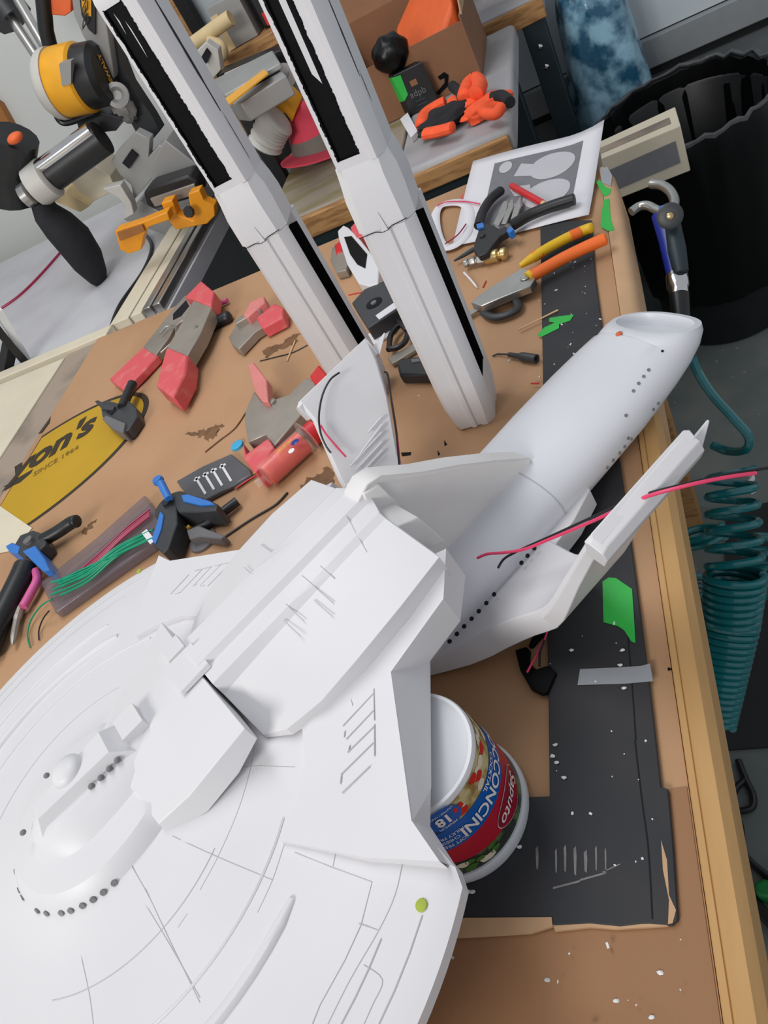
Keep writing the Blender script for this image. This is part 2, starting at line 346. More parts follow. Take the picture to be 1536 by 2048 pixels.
patch([(1200, 340), (1214, 333), (1224, 350), (1222, 372), (1205, 366)], .0048, 'tape_piece', 'grey_tape', 'small grey tape scrap at the far bench corner by the printed sheet', 'tape')
patch([(-60, 1000), (0, 1012), (64, 1056), (30, 1100), (-70, 1120)], .0014, 'board_offcut', 'cream_board', 'white board offcut at the left edge of the cardboard below the yellow oval', 'board')
# ================================================================== THE MODEL SPACESHIP (unpainted printed parts)
yaw, pit, rol = (math.radians(a) for a in (46.58, -1.7, -1.47))
SM = Matrix.Rotation(yaw, 3, 'Z') @ Matrix.Rotation(pit, 3, 'Y') @ Matrix.Rotation(rol, 3, 'X'); SO = Vector((-.4997, .2215, .105))
ship = thing('model_spaceship', 'large unpainted white model spaceship with a round saucer and a long tapered rear hull', 'model', SO)
ship.rotation_mode = 'QUATERNION'; ship.rotation_quaternion = SM.to_quaternion()
SMI = SM.transposed()
def SL(px, py, w):                           # measured point on the ship plane at height w, ship axes: u aft, v left, w up
    d = SMI @ ray(px, py); c = SMI @ (Vector((0, 0, CH))-SO); t = (w-c.z)/d.z; return c+d*t
def V(*a): return Vector(a)
def interp(tab, x):
    for (a, b), (c, d) in zip(tab, tab[1:]):
        if x <= c: return b+(d-b)*max(0, (x-a))/(c-a)
    return tab[-1][1]
PROF = [(0, .036), (.05, .0345), (.075, .030), (.10, .0215), (.13, .0190), (.18, .0160), (.22, .0125), (.26, .0080), (.30, .0008), (.3105, -.001)]
RMAX = [(0, .255), (26, .262), (30, .262), (51, .268), (57, .3095), (180, .3095)]
def top(r): return interp(PROF, r)
mb = MB(); NA = 180; rs = [0.004]+[.012*i for i in range(1, 23)]+[.27, .28, .29, .30]
angs = [2*PI*i/NA for i in range(NA)]
def rm(a):
    d = abs(math.degrees((a+PI) % (2*PI)-PI)); return interp(RMAX, d)
rings = []
for r in rs:
    rings.append([V(math.cos(a)*min(r, rm(a)-.0012), math.sin(a)*min(r, rm(a)-.0012), top(min(r, rm(a)))) for a in angs])
def ring(k, w): return [V(math.cos(a)*rm(a)*k, math.sin(a)*rm(a)*k, w if w is not None else top(rm(a))-.0015) for a in angs]
rings += [[V(math.cos(a)*rm(a), math.sin(a)*rm(a), top(rm(a))-.0012) for a in angs], ring(1, -.011), ring(.985, -.0125), ring(.86, -.013), ring(.6, -.020), ring(.3, -.026)]
mb.loft(rings)
# scribed panel lines and raised strips follow the curved top
mb.mset(1)
def arc(r, a0, a1, rad, lift, m=None, n=24, taper=False):
    pts = [V(r*math.cos(math.radians(a0+(a1-a0)*i/n)), r*math.sin(math.radians(a0+(a1-a0)*i/n)), top(r)+lift) for i in range(n+1)]
    rr = [rad*(.6+.4*min(1, min(i, n-i)/1.0)) for i in range(n+1)] if taper else rad
    mb.tube(pts, rr, 12 if taper else 5)
def onl(pix, n=4):                           # scribed line through measured points
    pts = []
    for x, y in pix:
        p = SL(x, y, .015)
        for _ in range(5): p = SL(x, y, top(math.hypot(p.x, p.y)))
        pts.append(p)
    pts = spl(pts, n if len(pix) != 7 else 1) if len(pix) > 2 else [pts[0].lerp(pts[1], i/8) for i in range(9)]
    mb.tube([V(p.x, p.y, top(math.hypot(p.x, p.y))-.0001) for p in pts], .00042, 5)
for pix in (((510, 1478), (505, 1520), (480, 1610), (440, 1705), (400, 1780)), ((390, 1538), (500, 1533), (590, 1534)), ((345, 1672), (440, 1716), (545, 1760)), ((568, 1690), (545, 1760), (515, 1825)), ((590, 1705), (665, 1735), (744, 1764), (722, 1850), (690, 1920), (640, 2010), (622, 2055)),
            ((672, 1702), (666, 1732)), ((805, 1726), (790, 1790), (758, 1860), (700, 1960), (650, 2060)), ((718, 1847), (755, 1860)), ((728, 1930), (765, 1960), (745, 2010), (725, 2055)), ((262, 1730), (320, 1840), (400, 2005)), ((285, 1800), (340, 1890), (400, 1995)), ((162, 1910), (180, 1995), (188, 2060)),
            ((356, 1855), (374, 1828)), ((302, 1633), (268, 1672))): onl(pix)
for s in (1, -1): arc(.128, s*62, s*130, .0005, 0); arc(.272, s*66, s*150, .0006, 0); arc(.291, s*62, s*160, .0006, 0)
mb.mset(0)
for s in (1, -1):
    arc(.205, s*66, s*168, .0048, -.001, taper=True); arc(.236, s*70, s*150, .0030, -.001, taper=True) if s == 1 else None
    arc(.176, s*52, s*125, .0012, 0)
mb.mset(2)
for sx in ((928, 1808), (272, 1139)):
    pass
p = SL(842, 1810, .003); mb.blob((p.x, p.y, top(math.hypot(p.x, p.y))), (.0042, .0042, .0012), nu=12, nv=6)
p = SL(273, 1138, .003); mb.blob((p.x, p.y, top(math.hypot(p.x, p.y))), (.0034, .0034, .0012), nu=12, nv=6)
saucer = mb.build('saucer', ['white_print', 'panel_line', 'olive_dot'], ship, local=True, ang=30)

def portholes(mb, pts, nrm, r):
    for p in pts: mb.lathe([(r, -.0004), (r, .0005)], p, nrm, 12)
# bridge: ring tier, long superstructure, little dome
mb = MB(); n = 64
def tear(k, aft, w, side=1.0, fore=1.0):
    out = []
    for i in range(n):
        a = 2*PI*i/n; c, s = math.cos(a), math.sin(a); out.append(V((aft if c > 0 else fore)*k*c, side*k*s, w))
    return out
mb.loft([tear(.078, 1.25, .024), tear(.074, 1.25, .034), tear(.066, 1.3, .041), tear(.052, 1.6, .044), tear(.044, 2.3, .0455, .95), tear(.041, 2.4, .052, .85), tear(.036, 2.5, .056, .75), tear(.028, 2.6, .060, .7)])
mb.loft([[V(-.032, .014, .054), V(.062, .021, .054), V(.062, -.021, .054), V(-.032, -.014, .054)], [V(-.022, .008, .068), V(.046, .014, .0695), V(.046, -.014, .0695), V(-.022, -.008, .068)]])
mb.blob((.012, .008, .069), (.0135, .0135, .007), nu=24, nv=10)
mb.bb(.058, .078, -.012, .014, .058, .0665)
mb.mset(1)
for i in range(11):
    px, py = [(20, 1752), (45, 1772), (58, 1778), (95, 1784), (112, 1784), (137, 1778), (152, 1772), (170, 1764), (186, 1757), (202, 1748), (220, 1737)][i]; p = SL(px, py, .031); a = math.atan2(p.y, p.x)
    r = .0757+.0; k = 1.25 if math.cos(a) > 0 else 1; q = V(r*k*math.cos(a), r*math.sin(a), .031); mb.lathe([(.0023, -.003), (.0023, .0008)], q, (math.cos(a), math.sin(a), .5), 12)
for px, py in ((237, 1726), (262, 1706)): p = SL(px, py, .031); mb.blob(p, (.0024, .0024, .0014), nu=12, nv=6)
for px, py in ((235, 1521), (219, 1538), (202, 1556), (183, 1573)): p = SL(px, py, .0615); mb.blob((p.x, p.y+.0004, .0615), (.0027, .0022, .0024), nu=12, nv=6)
for px, py in ((122, 1628), (102, 1641), (93, 1551), (46, 1665)): p = SL(px, py, .0575); mb.blob((p.x, p.y, .0575), (.0026, .0022, .0022), nu=12, nv=6)
mb.build('bridge_module', ['white_print', 'soft_hole'], ship, local=True, ang=28)

# collar plate behind the bridge and the long back deck
mb = MB()
mb.loft([[V(u, v*k, w) for v, w in ((-.088, w0), (-.03, w1-.002), (-.006, w1), (.006, w1), (.03, w1-.002), (.088, w0), (.088*sv, w2), (-.088*sv, w2))] for u, k, w0, w1, w2, sv in ((.040, .80, .0345, .0550, .022, 1.06), (.070, .88, .0380, .0580, .021, 1.10), (.1045, .93, .0455, .060, .026, 1.06), (.1315, 1.0, .053, .0605, .036, .98))])
mb.loft([[V(u, v, w) for v, w in ((-.020, .0605), (-.018, .0645), (.018, .0645), (.020, .0605))] for u in (.112, .142)])
mb.loft([[V(u, v, w) for v, w in ((.022, .059), (.023, .0635), (.045, .062), (.046, .057))] for u in (.118, .136)])
mb.build('collar_plate', 'white_print', ship, local=True, ang=25, bevel=.0006)
mb = MB()
def decksec(u, hw, we=.0405):
    k = we-.0405; return [V(u, v, w) for v, w in ((-hw, .018), (-hw, we), (-.040, .0555+k*.35), (-.0335, .0595), (-.016, .0605), (-.011, .0655), (.011, .0655), (.016, .0605), (.0335, .0595), (.040, .0555+k*.35), (hw, we), (hw, .018))]
mb.loft([decksec(.134, .074, .0225), decksec(.150, .092, .0265), decksec(.182, .104, .0320), decksec(.22, .107, .0370), decksec(.27, .106, .0405), decksec(.318, .100), [V(.325 if abs(p.y) < .03 else .319, p.y*.97, p.z-.001) for p in decksec(.32, .099)]])
mb.mset(1)
def dk(u, v):
    a = abs(v); return interp([(0, .0655), (.011, .0655), (.016, .0605), (.0335, .0595), (.04, .0555), (.1, .042), (.12, .0405)], a)
for (u0, v0), (u1, v1) in (((.232, -.045), (.232, -.068)), ((.24, -.02), (.24, -.06)), ((.215, -.03), (.215, -.052)), ((.205, -.038), (.205, -.06)), ((.255, -.028), (.255, -.045)), ((.30, -.012), (.287, -.05)), ((.215, .03), (.215, .06)), ((.24, .03), (.24, .07))):
    mb.tube([V(u0+(u1-u0)*t/6, v0+(v1-v0)*t/6, dk(0, v0+(v1-v0)*t/6)) for t in range(7)], .00045, 5)
mb.build('back_deck', ['white_print', 'panel_line'], ship, local=True, ang=18, bevel=.0005)

# low rear plates, one each side, with the sloped rear wall behind
for s in (-1, 1):
    mb = MB()
    A = [(.160, -.088, .0205), (.1575, -.098, .0205), (.144, -.122, .0205), (.121, -.141, .0205), (.099, -.1525, .0205), (.134, -.2100, .0165), (.1655, -.2490, .0125), (.170, -.2180, .0165), (.231, -.1245, .021), (.297, -.1165, .024), (.330, -.088, .030), (.300, -.070, .030), (.2, -.07, .026)]
    mb.prism([V(u, v*-s, w) for u, v, w in A], bot=[V(u, v*-s, -.006) for u, v, w in A])
    mb.mset(1)
    for (x0, y0), (x1, y1) in (((748, 1378), (748, 1440)), ((748, 1448), (747, 1510)), ((686, 1452), (748, 1386)), ((692, 1478), (747, 1420)), ((694, 1504), (747, 1452)), ((680, 1548), (745, 1484)), ((682, 1584), (738, 1530)), ((703, 1398), (706, 1412)), ((690, 1462), (688, 1474)), ((699, 1490), (696, 1502)), ((681, 1550), (679, 1566))):
        a, b = SL(x0, y0, .0208), SL(x1, y1, .0208); mb.tube([V(q.x, q.y*(-s if s == 1 else 1)*(1 if s == -1 else 1), q.z+interp([(0, .004), (.12, .0005), (.22, -.0035)], abs(q.y))) for q in (b, a)], .0004, 5)
    for i in range(0):
        a = V(.190+.013*i, -.118-.012*(5-i)*.55, .0212); b = V(.205+.013*i, -.158+.010*i, .0202); mb.tube([V(q.x, q.y*-s, q.z) for q in (b, a)], .0005, 5)
    mb.mset(0)
    R0 = [(.170, -.2180, .015), (.231, -.1245, .0205), (.297, -.1165, .023), (.330, -.088, .028)]
    R1 = [(.1915, -.1955, -.0085), (.2655, -.1110, -.0085), (.316, -.080, -.004), (.338, -.064, .004)]
    R2 = [(.1925, -.1935, -.0105), (.2665, -.1090, -.0105), (.316, -.076, -.0105), (.336, -.06, -.006)]
    R3 = [(.15, -.15, -.0105), (.2, -.09, -.0108), (.26, -.05, -.011), (.3, -.04, -.008)]
    mb.loft([[V(u, v*-s, w) for u, v, w in R] for R in (R0, R1, R2, R3)], cap=False, closed=False)
    B = [(.1655, -.2490, .0125), (.170, -.2180, .015), (.1745, -.2140, -.0085), (.169, -.2480, -.0085), (.1915, -.1955, -.0085)]
    mb.add([V(u, v*-s, w) for u, v, w in B], [(0, 1, 2, 3), (1, 4, 2)])
    T = [(.1655, -.2490, .0005), (.1700, -.2590, -.001), (.178, -.232, -.012), (.160, -.262, -.012)]
    mb.build('rear_plate', ['white_print', 'panel_line'], ship, local=True, ang=20)

# secondary hull
mb = MB(); NH = 48
HS = [(.19, .030, .020, -.075, .004), (.215, .048, .030, -.078, .006), (.26, .058, .034, -.079, .008), (.34, .063, .0347, -.0792, .010), (.45, .064, .0350, -.0800, .012), (.46, .064, .0350, -.0800, .012), (.52, .064, .0350, -.0790, .013), (.58, .0615, .036, -.078, .013), (.62, .058, .035, -.076, .012), (.640, .0560, .0335, -.0745, .011)]
def hsec(u, a, b, cw, cv, slope=0, k=1):
    out = []
    for j in range(NH):
        t = 2*PI*j/NH; c, s = math.cos(t), math.sin(t); y = cv+a*k*math.copysign(abs(c)**.85, c); w = cw+b*k*math.copysign(abs(s)**.9, s)
        out.append(V(u-slope*(w-cw), y, w))
    return out
rings = [hsec(*h) for h in HS]+[hsec(.656, .0535, .0300, -.0720, .010, .6), hsec(.668, .0525, .0245, -.0665, .009, 1.2), hsec(.676, .0505, .0190, -.0610, .0085, 1.8), hsec(.680, .0470, .0155, -.0575, .008, 2.1), hsec(.680, .0415, .0125, -.0570, .008, 2.1), hsec(.680, .0385, .0115, -.0640, .008, 2.0), hsec(.680, .031, .009, -.0700, .008, 2.0), hsec(.680, .016, .004, -.0715, .008, 2.0)]
mb.loft(rings)
mb.mset(1)
seam = [p+(p-V(p.x, .012, -.081)).normalized()*.0002 for p in hsec(.455, .064, .0350, -.0800, .012)]; mb.tube(seam, .0006, 5, closed=True)
mb.mset(2)
def hpt(u, v):                               # top surface of the hull
    i = 0; a = interp([(h[0], h[1]) for h in HS], u); b = interp([(h[0], h[2]) for h in HS], u); cw = interp([(h[0], h[3]) for h in HS], u); cv = interp([(h[0], h[4]) for h in HS], u)
    x = max(-.999, min(.999, (v-cv)/a)); s = (1-abs(x)**(2/.85))**.45 if abs(x) < 1 else 0
    return V(u, v, cw+b*s), V(0, x/a, s/b).normalized()
def hpx(px, py):
    p = SL(px, py, -.06)
    for _ in range(12): p = SL(px, py, hpt(p.x, p.y)[0].z)
    return hpt(p.x, p.y)
for px, py in ((885, 1265), (899, 1249), (914, 1234), (928, 1217), (942, 1201), (957, 1184), (972, 1165), (1025, 1097), (1037, 1082), (1051, 1067)):
    p, q = hpx(px, py); mb.lathe([(.0021, -.0006), (.0021, .0006)], p, q, 12)
mb.mset(3)
for px, py in ((1298, 742), (1288, 755), (1278, 769), (1268, 785), (1302, 768), (1292, 780), (1249, 824), (1240, 837), (1250, 848), (1237, 864), (1228, 880), (1214, 893), (1203, 910)):
    p, q = hpx(px, py); mb.lathe([(.0017, -.0006), (.0017, .0005)], p, q, 12)
mb.mset(2); p, q = hpx(1325, 703); mb.lathe([(.0013, -.0004), (.0013, .0005)], p, q, 10)
mb.mset(4); p, q = hpx(1238, 668); mb.blob(p, (.0036, .0036, .002), nu=12, nv=6)
mb.build('rear_hull', ['white_hull', 'panel_line', 'hole', 'soft_hole', 'orange_dot'], ship, local=True, ang=35)

# dorsal fin joining deck and hull
mb = MB()
fin = [(.315, .066), (.330, .0715), (.344, .068), (.375, .040), (.407, .016), (.440, -.012), (.466, -.036), (.472, -.042), (.468, -.050), (.345, -.052), (.315, -.04)]
rings = []
for v, k in ((-.010, .94), (-.0125, 1), (-.006, 1.01), (.006, 1.01), (.0125, 1), (.010, .94)): rings.append([V(.39+(u-.39)*k, v, -.01+(w+.01)*k) for u, w in fin])
mb.loft(rings); mb.loft([[V(u, v, w) for u, w in ((.318, .05), (.322, .069), (.338, .064), (.342, .03))] for v in (-.014, .014)])
mb.loft([[V(u, v, w) for u, w in ((.305, .02), (.318, .050), (.338, .040), (.345, .0))] for v in (-.05, -.012)])
mb.build('dorsal_fin', 'primer', ship, local=True, ang=50, bevel=.0012)

def BL(px, py, lift=0):                      # measured point on the inner face of the left wing blade
    d = SMI @ ray(px, py); c = SMI @ (Vector((0, 0, CH))-SO); k = 1.60
    t = ((-.0715+k*(c.y-.1285)+lift*1.9)-c.z)/(d.z-k*d.y); return c+d*t
# the two curved wings
for s in (1, -1):
    def S(u, v, w): return V(u, v*s+(.006), w)
    mb = MB()
    # inner flat part, top surface at w -.088, thickness .02
    tp = [(.36, .040, -.0885), (.405, .085, -.0830), (.420, .0740, -.0845), (.452, .0710, -.0845), (.488, .0600, -.0850), (.500, .040, -.0855), (.43, .03, -.0885)]
    mb.prism([S(*p) for p in tp], bot=[S(u, v, w-.022) for u, v, w in tp])
    SEC = [(.040, -.0905, .258, .430, .020), (.058, -.0865, .277, .428, .022), (.070, -.0825, .290, .425, .023), (.083, -.0765, .305, .422, .024), (.095, -.0700, .318, .419, .024), (.108, -.0635, .328, .416, .023), (.120, -.0575, .336, .414, .022), (.131, -.0520, .342, .414, .021), (.141, -.0450, .346, .420, .020), (.150, -.0360, .350, .430, .018), (.158, -.0250, .354, .440, .016), (.173, -.0010, .365, .460, .013), (.192, .0290, .379, .479, .011), (.206, .0490, .381, .488, .010)]
    rings = []
    for i, (v, w, u0, u1, th) in enumerate(SEC):
        p, q = SEC[max(0, i-1)], SEC[min(len(SEC)-1, i+1)]; dv, dw = q[0]-p[0], q[1]-p[1]; L = math.hypot(dv, dw); nv, nw = dw/L, -dv/L
        rings.append([S(u0+.003, v, w), S(u1-.003, v, w), S(u1, v+nv*th*.3, w+nw*th*.3), S(u1-.002, v+nv*th, w+nw*th), S(u0+.002, v+nv*th, w+nw*th), S(u0, v+nv*th*.3, w+nw*th*.3)])
    mb.loft(rings)
    mb.build('wing', 'white_print', ship, local=True, ang=40, bevel=.0008)
    mb = MB()     # tip rail: stepped slab with a pointed rear tongue
    def rail(u, h):
        return [S(u, .1985, .028), S(u, .2035, .046), S(u, .2085, .046+h), S(u, .2170, .040+h), S(u, .2180, .032), S(u, .2120, .022)]
    mb.loft([rail(.378, -.001), rail(.384, .001), rail(.470, .002), rail(.486, .001)])
    mb.loft([[S(.486, .198, .026), S(.486, .206, .034), S(.486, .213, .026), S(.486, .206, .018)], [S(.508, .205, .0365), S(.508, .2065, .0375), S(.508, .208, .0365), S(.508, .2065, .0355)]])
    for i in range(5 if s == 1 else 0):
        t = .15+.085*i; a = S(.400+.008*i, .112+.014*i+.004, -.083+.019*i); 
    mb.build('wing_tip_rail', 'white_print', ship, local=True, ang=30, bevel=.0008)
    if s == 1:
        mb = MB()   # louvres and stepped panel on the inner face
        def face(u, t, lift=.0052): return S(u, .104+t*.102-.809*lift, -.094+t*.137+.588*lift)
        for (x0, y0), (x1, y1) in (((736, 865), (763, 834)), ((747, 872), (765, 849)), ((720, 908), (763, 850)), ((700, 933), (763, 865)), ((712, 940), (764, 884)), ((723, 946), (765, 901)), ((755, 946), (767, 933))):
            mb.tube([BL(x0, y0, .0002), BL(x1, y1, .0002)], .0012, 6)
        mb.build('louvre_panel', 'white_print', ship, local=True, ang=30)
# wires soldered to the ship
def wires(name, pix, zs, r, m):
    mb = MB(); mb.tube(path(pix, zs, 10), r, 8); mb.build(name, m, ship, base=None) if False else wlocal(mb, name, m)
def wlocal(mb, name, m):
    mb.v = [SMI @ (p-SO) for p in mb.v]; return mb.build(name, m, ship, local=True)
wires('wire', ((955, 1116), (975, 1108), (1010, 1105), (1050, 1098), (1100, 1078), (1190, 1040), (1280, 998), (1370, 972), (1450, 955), (1512, 946)), (.075, .08, .085, .09, .105, .135, .165, .172, .165, .155), .0013, 'red_wire')
wires('wire', ((996, 1136), (1008, 1118), (1032, 1104), (1055, 1093), (1100, 1073), (1190, 1032), (1282, 992), (1370, 968), (1450, 950), (1540, 935)), (.075, .08, .086, .09, .104, .133, .163, .168, .16, .15), .0011, 'black_wire')
for pix, m in ((((679, 745), (660, 760), (645, 790), (638, 830), (641, 865), (652, 892), (662, 906)), 'black_wire'), (((641, 850), (652, 868), (672, 892), (692, 914)), 'red_wire')):
    mb = MB(); mb.tube(spl([BL(x, y, .004) for x, y in pix], 8), .0011, 8); mb.build('wire', m, ship, local=True)
wires('wire', ((769, 744), (776, 752), (784, 810), (793, 870), (799, 936)), (.12, .12, .11, .095, .07), .0012, 'black_wire')
wires('wire', ((775, 752), (786, 812), (795, 872), (801, 936)), (.118, .108, .094, .07), .0006, 'crimson_wire')
# ================================================================== THE TWO NACELLES standing on end
def nacelle(label, loc, rz, lean, seed):
    rnd = random.Random(seed)
    t = thing('model_engine_pod', label, 'model part', loc, None); t.rotation_euler = (0, lean, rz)
    def sec(z, k=1, dy=0, slot=0, kx=None, ky=None):
        P = [(-.030, -.018), (-.022, -.030), (-.006, -.030), (-.003, -.033), (.002, -.033), (.004, -.030), (.009, -.030), (.011, -.033), (.018, -.033), (.026, -.026), (.029, -.021), (.029-slot, -.020), (.029-slot, .013), (.030, .014), (.031, .017), (.031, .030), (.024, .033), (-.024, .033), (-.030, .026)]
        return [V(x*(kx or k), y*(ky or k)+dy, z) for x, y in P]
    mb = MB(); mb.loft([sec(0, .84), sec(.004, .86), sec(.030, .98), sec(.062, 1), sec(.0622, 1, slot=.009), sec(.2, 1, slot=.009), sec(.255, 1, slot=.009), sec(.268, 1, slot=.001)])
    for i, f in enumerate(mb.f):
        zs = [mb.v[j].z for j in f]; js = [j % 19 for j in f]
        if min(zs) > .06 and max(zs) < .26 and set(js) <= {10, 11, 12, 13}: mb.mi[i] = 1
    mb.mset(1); mb.lathe([(.0022, 0), (.0022, .0012)], (.004, -.0245, .009), (0, -1, .1), 10)
    o = mb.build('lower_shell', ['white_print', 'black_paint'], t, local=True, ang=25)
    # collar: wider front bevel
    def sec2(z, x0, x1, y0, y1, bev):
        return [V(*p, z) for p in ((x0, y0+bev*.8), (x0+bev*.8, y0), (x1-bev, y0), (x1, y0+bev*1.3), (x1+.001, y1-.01), (x1-.006, y1), (x0+.006, y1), (x0, y1-.006))]
    mb = MB(); mb.loft([sec2(.2685, -.030, .029, -.0325, .033, .010), sec2(.300, -.030, .030, -.0325, .033, .012), sec2(.318, -.028, .029, -.030, .031, .012), sec2(.332, -.0265, .0265, -.0275, .030, .009)])
    mb.loft([[V(-.006, -.034, .2660), V(.001, -.034, .2655), V(-.002, -.033, .2655)], [V(-.0025, -.0335, .286), V(-.002, -.0335, .286), V(-.0022, -.033, .286)]])
    mb.mset(1); pts = [V(-.030, -.0326, .2672), V(-.022, -.0332, .2680), V(-.012, -.0334, .2684), V(-.006, -.0338, .266), V(.0, -.0338, .2665), V(.006, -.0334, .2692), V(.016, -.0334, .2702), V(.022, -.0332, .2710)]
    mb.tube(pts, .00045, 5)
    mb.build('collar', ['white_print', 'hole'], t, local=True, ang=25)
    def sec3(z, k=1, fl=0):
        return [V(x*k, y*k, z) for x, y in ((-.0265, -.016), (-.0225, -.0275), (-.018, -.0275), (-.018, -.0275+fl), (.002, -.0275+fl), (.002, -.0275), (.010, -.0275), (.012, -.030), (.017, -.030), (.0225, -.022), (.0265, -.014), (.0265, .024), (.020, .030), (-.020, .030), (-.0265, .024))]
    mb = MB(); mb.loft([sec3(.332), sec3(.340), sec3(.3402, 1, .003), sec3(.525, 1, .003), sec3(.5252), sec3(.533), sec3(.541, .94), sec3(.544, .8)])
    mb.build('upper_shell', 'white_print', t, local=True, ang=25)
    # brushed black paint in the trench with ragged edges
    mb = MB(); L = []; R = []; nseg = 150
    for i in range(nseg+1):
        z = .340+.186*i/nseg; e = .0004 if i in (0, nseg) else 1
        q = noise.noise(V(z*90, seed, 0))*.0012+noise.noise(V(z*420, seed, 3))*.0012+noise.noise(V(z*28, seed, 6))*.0008; q2 = noise.noise(V(z*80, seed, 9))*.0012+noise.noise(V(z*400, seed, 12))*.0012; L.append(V(-.0192-max(-.0008, q)*e, -.0278, z)); R.append(V(.0032+max(-.0008, q2)*e, -.0278, z))
    L2 = [V(-.0176, -.0281, p.z) for p in L]; R2 = [V(.0016, -.0281, p.z) for p in R]
    n = nseg+1
    mb.add(L+L2, [(i, i+1, n+i+1, n+i) for i in range(nseg)]); mb.add(R2+R, [(i, i+1, n+i+1, n+i) for i in range(nseg)])
    mb.add([V(-.0182, -.0248, .3402), V(.0022, -.0248, .3402), V(.0022, -.0248, .5252), V(-.0182, -.0248, .5252)], [(0, 1, 2, 3)])
    for x in (-.0178, .0018): mb.add([V(x, -.0279, .3402), V(x, -.0243, .3402), V(x, -.0243, .5252), V(x, -.0279, .5252)], [(0, 1, 2, 3)])
    for z in (.3405,): mb.add([V(-.018, -.0279, z), V(.002, -.0279, z), V(.002, -.0243, z), V(-.018, -.0243, z)], [(0, 1, 2, 3)])
    mb.build('painted_trench', 'black_paint', t, local=True)
    mb = MB(); spots = ((.395, .47, -.012, .002), (.46, .50, -.010, .0016), (.37, .40, -.006, .0009)) if seed == 1 else ((.40, .535, -.0115, .0032), (.345, .40, -.0085, .0010))
    for z0, z1, x, w in (((.42, .475, -.008, .0016), (.45, .53, -.004, .0012)) if seed == 1 else ((.475, .51, -.006, .0010), (.5, .52, -.012, .0012))):
        mb.add([V(x, -.0250, z0), V(x+w, -.0250, z0+.01), V(x+w*1.3, -.0250, z1-.008), V(x+w*.3, -.0250, z1)], [(0, 1, 2, 3)])
    if seed == 1: mb.add([V(-.008, -.0252, .415), V(-.003, -.0252, .405), V(-.0025, -.0252, .52), V(-.0085, -.0252, .52)], [(0, 1, 2, 3)])
    mb.build('bare_streak', 'white_print', t, local=True)
    mb = MB()
    for z0, z1, y, w in spots:
        k = 14; A = []; B = []
        for i in range(k+1):
            z = z0+(z1-z0)*i/k; ww = w*math.sin(PI*min(1, .08+i/k*.9))*rnd.uniform(.7, 1.2); A.append(V(.0268, y-ww, z)); B.append(V(.0268, y+ww, z))
        mb.add(A+B, [(i, i+1, k+1+i+1, k+1+i) for i in range(k)])
    mb.build('painted_slit', 'black_paint', t, local=True)
    return t
nacelle('right-hand one of two white engine pods standing upright, tilted, with black painted trench', (-.2585, .748, .0015), math.radians(2), math.radians(3.2), 1)
nacelle('left-hand one of two white engine pods standing upright behind the small wing', (-.418, .852, 0), math.radians(6), math.radians(.2), 2)
# ================================================================== ON THE BENCH
# cheese tub standing upside down under the saucer
TC = Vector((-.2495, .2575, .0046)); tub = thing('cheese_tub', 'upside-down white cheese tub with red and blue label propping the saucer', 'tub', TC)
def tr(z): return .0556-.0062*z/.1
mb = MB(); mb.lathe([(.050, .0), (.0566, .0), (.0574, .002), (.0574, .010), (.0562, .012), (.0545, .012)], TC, n=72); mb.build('lid', 'lid_white', tub)
mb = MB(); mb.lathe([(tr(.01), .010), (tr(.095), .0925), (tr(.1)-.001, .0955), (.046, .0958), (.0445, .0945), (.043, .0935), (.001, .0935)], TC, n=72, cap=False); mb.build('body', 'tub_white', tub)
def tp(a, z, d=.0003): a = math.radians(a); r = tr(z)+d; return TC+V(r*math.cos(a), r*math.sin(a), z)
def band(a0, a1, zlo, zhi, d, n=60):
    vs = []
    for i in range(n+1):
        a = a0+(a1-a0)*i/n; vs += [tp(a, zlo(a), d), tp(a, (zlo(a)+zhi(a))/2, d), tp(a, zhi(a), d)]
    fs = []
    for i in range(n): fs += [(3*i, 3*i+3, 3*i+4, 3*i+1), (3*i+1, 3*i+4, 3*i+5, 3*i+2)]
    return vs, fs
def lab(name, m, *b):
    mb = MB()
    for x in b: mb.add(*x)
    return mb.build(name, m, tub)
k0 = lambda z: (lambda a: z)
lab('label_leaf_band', 'label_leaf', band(-140, 110, k0(.0125), k0(.034), .0002))
lab('label_photo_band', 'label_food', band(-52, 110, k0(.060), k0(.0915), .0002))
lab('label_side_band', 'label_dark', band(-140, -52, k0(.060), k0(.0915), .0002))
wav = lambda z, k: (lambda a: z+k*math.cos(math.radians(a+10))**2)
lab('label_red_band', 'label_red', band(-140, 110, lambda a: .030-.004*math.cos(math.radians((a+15)*1.6)), k0(.052), .0004))
lab('label_blue_band', 'label_blue', band(-86, 110, lambda a: .050+.0006*math.cos(math.radians(a*2)), lambda a: .0705+.002*math.cos(math.radians(a+60)), .0006))
rn = random.Random(5)
for nm, m, N, zr, r in (('label_tomato', 'tomato', 5, (.074, .088), .0042), ('label_cheese_ball', 'mozz', 9, (.073, .089), .0045), ('label_leaf_mark', 'leaf', 6, (.016, .026), .0035), ('label_cheese_ball', 'mozz', 3, (.017, .026), .0042)):
    mb = MB()
    for i in range(N):
        a = rn.uniform(-46, 35) if zr[0] > .05 else rn.uniform(-85, -45); z = rn.uniform(*zr); A = [tp(a+math.degrees(r*rn.uniform(.8, 1.3)*math.cos(t)/.05), z+r*.75*math.sin(t), .0006 if m != 'tomato' else .0008) for t in (2*PI*j/14 for j in range(14))]
        mb.add(A, [tuple(range(14))])
    mb.build(nm, m, tub)
